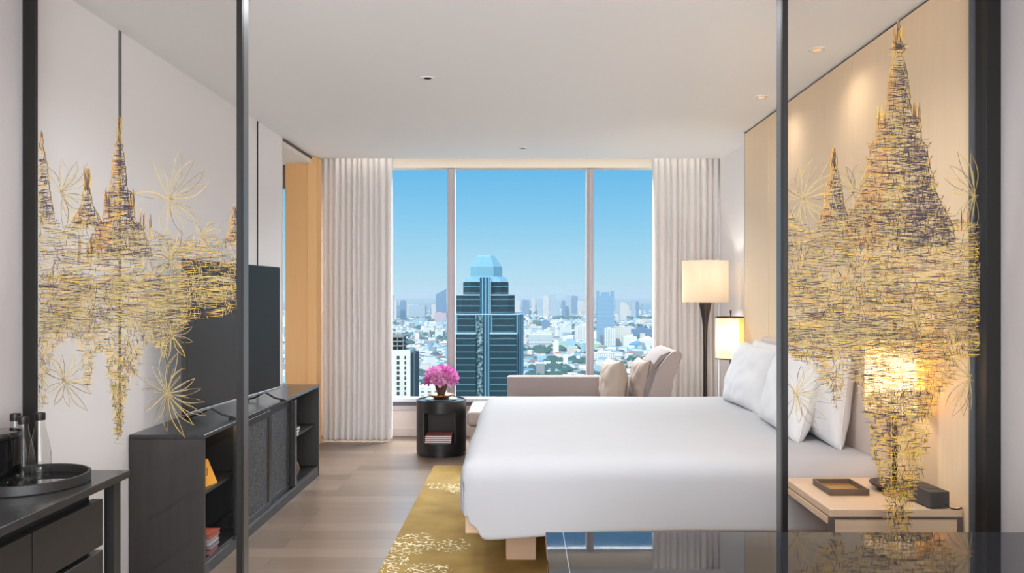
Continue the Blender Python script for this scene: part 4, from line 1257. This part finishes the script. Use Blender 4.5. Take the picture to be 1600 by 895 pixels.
def tier(x0, x1, y0, y1, z0, z1, ch, nm, m, par=True):
    bm = B(); prism(bm, [(x0 + ch, y0), (x1 - ch, y0), (x1, y0 + ch), (x1, y1 - ch), (x1 - ch, y1), (x0 + ch, y1), (x0, y1 - ch), (x0, y0 + ch)], z0, z1); obj(nm, bm, m, tw_)
    if par:
        bm = B(); prism(bm, [(x0 + ch - .3, y0 - .3), (x1 - ch + .3, y0 - .3), (x1 + .3, y0 + ch), (x1 + .3, y1 - ch), (x1 - ch, y1 + .3), (x0 + ch, y1 + .3), (x0 - .3, y1 - ch), (x0 - .3, y0 + ch)], z1, z1 + .7); obj('parapet', bm, TPAR, tw_)
tier(TX(697), TX(818), TD + 3, TD + 48, GZ, TZ(492), 3, 'shaft', TWV)
tier(TX(711), TX(803.5), TD + 6, TD + 44, TZ(492), TZ(461.5), 4, 'upper_shaft', TWC)
tier(TX(721), TX(793.5), TD + 10, TD + 40, TZ(461.5), TZ(440), 5, 'shoulder', TWC, False)
bm = B(); x0, x1 = TX(721), TX(793.5)
def octa(x0, x1, y0, y1, ch): return [(x0 + ch, y0), (x1 - ch, y0), (x1, y0 + ch), (x1, y1 - ch), (x1 - ch, y1), (x0 + ch, y1), (x0, y1 - ch), (x0, y0 + ch)]
frustum(bm, octa(x0, x1, TD + 10, TD + 40, 5), octa(TX(726), TX(788), TD + 12, TD + 38, 5), TZ(440), TZ(431.5)); obj('shoulder_slope', bm, TCR, tw_)
tier(TX(732), TX(783), TD + 14, TD + 36, TZ(431.5), TZ(415), 5.5, 'crown_drum', TCR, False)
bm = B(); frustum(bm, octa(TX(732), TX(783), TD + 14, TD + 36, 5.5), octa(TX(743), TX(771.5), TD + 19, TD + 31, 3), TZ(415), TZ(398)); obj('crown_slope', bm, TCR, tw_)
bm = B(); prism(bm, octa(TX(743), TX(771.5), TD + 19, TD + 31, 3), TZ(398), TZ(397)); obj('crown_cap', bm, TPAR, tw_)
for a, c, yt in ((712, 743.5, 522), (766, 807, 522)):
    bm = B(); box(bm, TX(a), TX(c), TD, TD + 5, GZ, TZ(yt)); obj('office_bay', bm, TWC, tw_)
    bm = B(); box(bm, TX(a) - .3, TX(c) + .3, TD - .3, TD + 5, TZ(yt), TZ(yt) + .8); obj('parapet', bm, TPAR, tw_)
for a, c in ((714, 741.5), (769.5, 804)):
    bm = B(); box(bm, TX(a), TX(c), TD + 1.6, TD + 5, TZ(522), TZ(493.5)); obj('office_bay', bm, TWC, tw_)
bm = B(); box(bm, TX(744), TX(754), TD + 1.8, TD + 5, GZ, TZ(494)); obj('mottled_strip', bm, TMOT, tw_)
bm = B(); box(bm, TX(749), TX(765), TD + 5, TD + 12, TZ(492), TZ(433)); obj('glass_spine', bm, TWV, tw_)
bm = B(); box(bm, TX(765), TX(766.2), TD + 4.4, TD + 12, TZ(492), TZ(436)); obj('spine_fin', bm, TPAR, tw_)

# unfinished concrete block at the left edge of the window
cd = 480.0
CX = lambda px: (px - VX) / F * cd
CZf = lambda py: CZ - (py - VY) / F * cd
t = thing('concrete_block', 'weathered white concrete block with open unfinished top floors, low at the left window edge', 'building', (CX(622), cd + 10, GZ))
bm = B(); box(bm, CX(588), CX(641), cd, cd + 24, GZ, CZf(547)); obj('body', bm, mat('weathered_white_concrete', (226, 224, 214), .85, noise_scale=.25, noise_amt=.12, stretch=(1, 1, .15)), t)
for px in (606, 620, 632):
    bm = B()
    for k in range(9):
        z1_ = CZf(556 + k * 8); box(bm, CX(px), CX(px + (4.2 if px == 620 else 2.2)), cd - .15, cd, z1_ - 2.0, z1_)
    obj('window_column', bm, mat('dark_opening', (52, 54, 56), .6), t)
bm = B(); box(bm, CX(641), CX(647), cd + 3, cd + 24, GZ, CZf(552)); obj('stair_wing', bm, mat('grey_stair_wing', (90, 98, 102), .8), t)
for k in range(4):
    bm = B(); z = CZf(547 - k * 7); box(bm, CX(600), CX(632 - k * .5), cd, cd + 20, z - .5 if k else z, z + .3)
    for px in (602, 611, 620, 629): box(bm, CX(px), CX(px + 1.4), cd + .4, cd + 1.2, z + .3, z + 2.4)
    obj('open_floor', bm, mat('raw_grey_concrete', (136, 138, 134), .85), t)
bm = B(); box(bm, CX(602), CX(631), cd + 8, cd + 9, CZf(547) + .3, CZf(547 - 21) + .3); obj('core_wall', bm, MATS['raw_grey_concrete'], t)

# named buildings
block('white_villa', 650, 684, 606, 620, 'white low building with a hipped roof, just behind the orchids on the side table', Fw, d=700, roof='hip', extra=WHR)
block('slate_tower', 681, 696.5, 460, 505, 'slate blue tower with a slanted top, left of the left mullion', Fd, roof='slant')
block('pink_podium', 679, 697, 489, 506, 'pinkish podium block below the slate blue slanted tower', mat('pink_podium', (196, 170, 176), .8))
block('blue_tower', 625.5, 634, 470, 503, 'slim blue tower with a rounded top, left of the wide pale block', Fd, roof='vault')
block('wide_block', 638, 664, 477, 500, 'wide pale blue block on the skyline behind the left pane', Fg)
block('edge_tower', 605, 615, 461, 504, 'tall pale tower touching the left curtain on the skyline', Fg)
block('cream_tower', 614, 620, 468, 503, 'slender cream tower beside the left curtain', Fc)
block('cream_tower', 674, 681.5, 476, 502, 'cream tower immediately left of the slate blue tower', Fc)
block('striped_tower', 933.5, 959.5, 462, 541, 'tall pale blue striped tower with a notched crown, in the right pane', Fb, roof='crown')
block('mirror_lobby', 938, 956, 524, 543, 'brown mirrored entrance block at the foot of the striped tower', mat('brown_mirror', (120, 130, 150), .3))
block('hotel_block', 874.5, 893.5, 510, 534, 'white gridded hotel block, left one of the pair left of the right mullion', Fw, depth=30)
block('hotel_block', 898.5, 918, 509, 538, 'white gridded hotel block, right one of the pair left of the right mullion', Fw, depth=34)
block('low_block', 826, 863, 523, 546, 'white striped low office block right of the dark glass tower', Fh, depth=60)
block('glass_cube', 846, 859, 501, 515, 'slate blue cube building above the striped low block', Fd)
block('vaulted_hall', 864, 904, 540, 549, 'white hall with a green vaulted roof below the hotel blocks', Fp, roof='vault', extra=GRN, depth=60)
block('green_shed', 906, 940, 537, 547, 'long pale green roofed shed behind the right mullion', GRN, roof='hip')
block('gridded_block', 945, 962, 513, 545, 'white gridded block right of the striped tower', Fw, depth=30)
block('white_slab', 962.5, 986, 510, 543, 'white slab building with narrow windows, right of the gridded block', Fc, depth=30)
block('stepped_annex', 974, 995, 526, 545, 'stepped white annex at the foot of the white slab building', Fp)
block('blue_shed', 985, 1008, 538, 547, 'long bright blue roofed shed at the right of the view', BLU, roof='hip')
block('slate_hall', 987, 1024, 514, 531, 'long slate blue hall beside the right curtain', Fd)
block('stand_roof', 1006, 1024, 506, 515, 'white ribbed grandstand roof beside the right curtain', Fh)
block('balcony_block', 926, 960, 551, 570, 'white balcony block seen over the left cushion', Fw, depth=40)
block('white_warehouse', 1000, 1026, 531, 546, 'white warehouse next to the right curtain', Fp, roof='hip', extra=WHR)
block('twin_tower', 962, 975, 467, 492, 'grey blue twin tower right of the striped tower on the skyline', Fg)
block('point_tower', 969, 979, 473, 503, 'cream point tower in front of the grey blue twin tower', Fc)
# long row of hazy towers on the skyline
sky = []
rr_ = random.Random(5)
x = 803
while x < 930:
    w_ = rr_.uniform(5, 12); sky.append((x, x + w_, rr_.uniform(460, 472))); x += w_ + rr_.uniform(-1, 4)
x = 975
while x < 1026:
    w_ = rr_.uniform(4, 9); sky.append((x, x + w_, rr_.uniform(468, 478))); x += w_ + rr_.uniform(1, 6)
x = 604
while x < 700:
    w_ = rr_.uniform(4, 9); sky.append((x, x + w_, rr_.uniform(474, 484))); x += w_ + rr_.uniform(1, 6)
for x0, x1, yt in sky:
    zone = 'left of the dark glass tower' if x0 < 700 else ('between the dark glass tower and the right mullion' if x0 < 930 else 'right of the striped tower')
    block('skyline_tower', x0, x1, yt, rr_.uniform(491, 497), 'hazy high-rise on the far skyline ' + zone, rr_.choice((Fg, Fg, Fc, Fb, Fd)), group='hazy skyline high-rises ' + zone)

# low houses: the 300 nearest as things, the rest as one mass
wallm = [WHR, CRM, GRY, Fp, LBL]; roofm = [WHR, REDR, GRY, TEA, BLU, DKR, LBL, CRM]
rn = [('white', 0), ('red brown', 1), ('grey', 2), ('teal', 3), ('blue', 4), ('dark slate', 5), ('light blue', 6), ('cream', 7)]
def house_bm(w_, d_, h_):
    bm = B(); box(bm, -w_ / 2, w_ / 2, -d_ / 2, d_ / 2, 0, h_)
    rb = B(); o_ = .6
    frustum(rb, [(-w_ / 2 - o_, -d_ / 2 - o_), (w_ / 2 + o_, -d_ / 2 - o_), (w_ / 2 + o_, d_ / 2 + o_), (-w_ / 2 - o_, d_ / 2 + o_)], [(-w_ * .28, -.1), (w_ * .28, -.1), (w_ * .28, .1), (-w_ * .28, .1)], h_, h_ + d_ * .22)
    return bm, rb
protos = {}
spots = []
rh = random.Random(31)
zones = [(604, 700, 541, 622), (816, 1030, 547, 622)]
while len(spots) < 300:
    z_ = zones[0] if rh.random() < .3 else zones[1]
    py = rh.uniform(z_[2], z_[3]); px = rh.uniform(z_[0], z_[1])
    if 572 < py < 583 and px > 800: continue
    dd = gd(py); x_ = (px - VX) / F * dd
    if any(abs(x_ - a) < 28 and abs(dd - c) < 28 for a, c in spots): continue
    if any(a0 - 18 < x_ < a1 + 18 and b0 - 18 < dd < b1 + 18 for a0, a1, b0, b1 in FOOT): continue
    spots.append((x_, dd))
HS = [(a - 10, a + 10, c - 10, c + 10) for a, c in spots]
for i, (x_, dd) in enumerate(spots):
    key = rh.randrange(8); sz = rh.randrange(3)
    if (key, sz) not in protos:
        w_, d_, h_ = ((14, 12, 8), (20, 14, 10), (26, 16, 15))[sz]
        t = thing('house', '', 'house', (x_, dd, GZ), rh.uniform(-.4, .4))
        a_, c_ = house_bm(w_, d_, h_)
        obj('walls', a_, wallm[(key + sz) % 5], t, world=False); obj('roof', c_, roofm[key], t, world=False)
        protos[(key, sz)] = t
    else:
        t = tree_copy(protos[(key, sz)]); t.location = (x_, dd, GZ); t.rotation_euler = (0, 0, rh.uniform(-.5, .5))
    side_ = 'left of the dark glass tower' if x_ / dd < -.09 else 'right of the dark glass tower'
    t['label'] = 'small low house with %s roof, %s' % (rn[key][0], side_)
    t['group'] = '%s roofed houses %s' % (rn[key][0], side_)

def mass(zones, n, seed, avoid=()):
    bm = B(); r_ = random.Random(seed)
    for _ in range(n):
        z_ = zones[r_.randrange(len(zones))]
        f = r_.random()
        py = z_[2] + (z_[3] - z_[2]) * f
        px = r_.uniform(z_[0], z_[1]); dd = gd(py)
        x_ = (px - VX) / F * dd
        sc = 1 + dd / 6000
        w_, d_, h_ = r_.uniform(7, 20) * sc, r_.uniform(7, 16) * sc, r_.choice((6, 7, 9, 12, 12, 18)) * (1 if r_.random() < .95 else 2.4)
        if dd < 2600 and any(a0 - 8 < x_ < a1 + 8 and b0 - 8 < dd < b1 + 8 for a0, a1, b0, b1 in HS): continue
        if any(a0 - 14 < x_ < a1 + 14 and b0 - 14 < dd < b1 + 14 for a0, a1, b0, b1 in FOOT): continue
        mi = r_.randrange(8)
        a = r_.uniform(-.5, .5)
        ca, sa = math.cos(a), math.sin(a)
        fs = box(bm, -w_ / 2, w_ / 2, -d_ / 2, d_ / 2, GZ, GZ + h_, mi=r_.choice((0, 7, 2, 0, 6)))
        fs[1].material_index = mi
        for v in {v for f_ in fs for v in f_.verts}:
            x, y = v.co.x, v.co.y
            v.co.x = x * ca - y * sa + x_; v.co.y = x * sa + y * ca + dd
    o = obj('city_houses', bm, roofm)
    return tag(o, 'endless low houses and flat roofs of the city filling the plain below the skyline', 'houses', kind='stuff')
mass([(600, 704, 486, 545), (814, 1032, 486, 545), (600, 704, 486, 640), (814, 1032, 484, 640), (440, 460, 490, 640), (380, 604, 486, 640), (1030, 1200, 486, 640)], 19000, 77)
# tree belts between the houses
def trees(n, seed):
    bm = B(); r_ = random.Random(seed)
    cl = [(r_.choice([(600, 704), (816, 1030), (816, 1030)]), r_.uniform(488, 622)) for _ in range(60)]
    cl += [((816, 1030), y) for y in (570, 585, 590, 597)] * 2 + [((860, 1000), 515), ((820, 850), 555), ((905, 935), 525), ((870, 900), 500)] * 2
    for (xr, py0) in cl:
        pxc = r_.uniform(*xr); spread = r_.uniform(3, 30)
        for _ in range(n):
            py = py0 + r_.gauss(0, .9); px = pxc + r_.gauss(0, spread) * .5
            if py < 482: continue
            dd = gd(py); x_ = (px - VX) / F * dd; s_ = r_.uniform(5, 11) * (1 + dd / 8000)
            bmesh.ops.create_icosphere(bm, subdivisions=1, radius=1, matrix=Matrix.Translation((x_, dd, GZ + s_ * .8)) @ Matrix.Diagonal((s_ * 1.2, s_ * 1.2, s_, 1)))
    o = obj('tree_belts', bm, mat('city_tree_green', (58, 92, 82), .9))
    return tag(o, 'dark green belts of trees between the city houses', 'trees', kind='stuff')
trees(30, 4)
# elevated expressway
d0 = gd(577)
b = B(); 
v = []
for i in range(25):
    px = 812 + i * 10; dd = d0 * (1 - .00018 * (px - 812) * 1.0)
    x_ = (px - VX) / F * dd
    v.append([b.verts.new((x_, dd + q, GZ + z)) for q, z in ((0, 11), (0, 15), (26, 15), (26, 11))])
for p, q in zip(v, v[1:]):
    for i in range(4): b.faces.new((p[i], p[(i + 1) % 4], q[(i + 1) % 4], q[i]))
t = thing('expressway', 'pale elevated expressway crossing the city low in the right half of the view', 'road bridge', ((900 - VX) / F * d0, d0, GZ))
obj('deck', b, mat('pale_road_deck', (206, 206, 198), .8), t)
for i in range(8):
    px = 818 + i * 28; dd = d0 + 12 - .05 * i; x_ = (px - VX) / F * dd
    b = B(); box(b, x_ - 1.5, x_ + 1.5, dd - 12 + 1.5, dd + 4, GZ, GZ + 11.2); obj('pier', b, mat('pale_road_deck', (206, 206, 198), .8), t)

# ------------------------------------------------------------------ haze over the plain
def haze():
    m = D.materials.new('city_haze'); k = N(m)
    s = k.n('VolumeScatter'); s.inputs['Color'].default_value = (.78, .95, 1.0, 1); s.inputs['Density'].default_value = 1 / 13000.0; s.inputs['Anisotropy'].default_value = .3
    k.l(s.outputs[0], k.out.inputs['Volume'])
    bm = B(); box(bm, -14000, 14000, 300, 26000, GZ - 5, 70)
    o = obj('city_haze', bm, m)
    tag(o, 'thin pale blue haze over the distant city', 'haze', kind='stuff')
haze()
for o in D.objects:
    if '_w' in o: del o['_w']
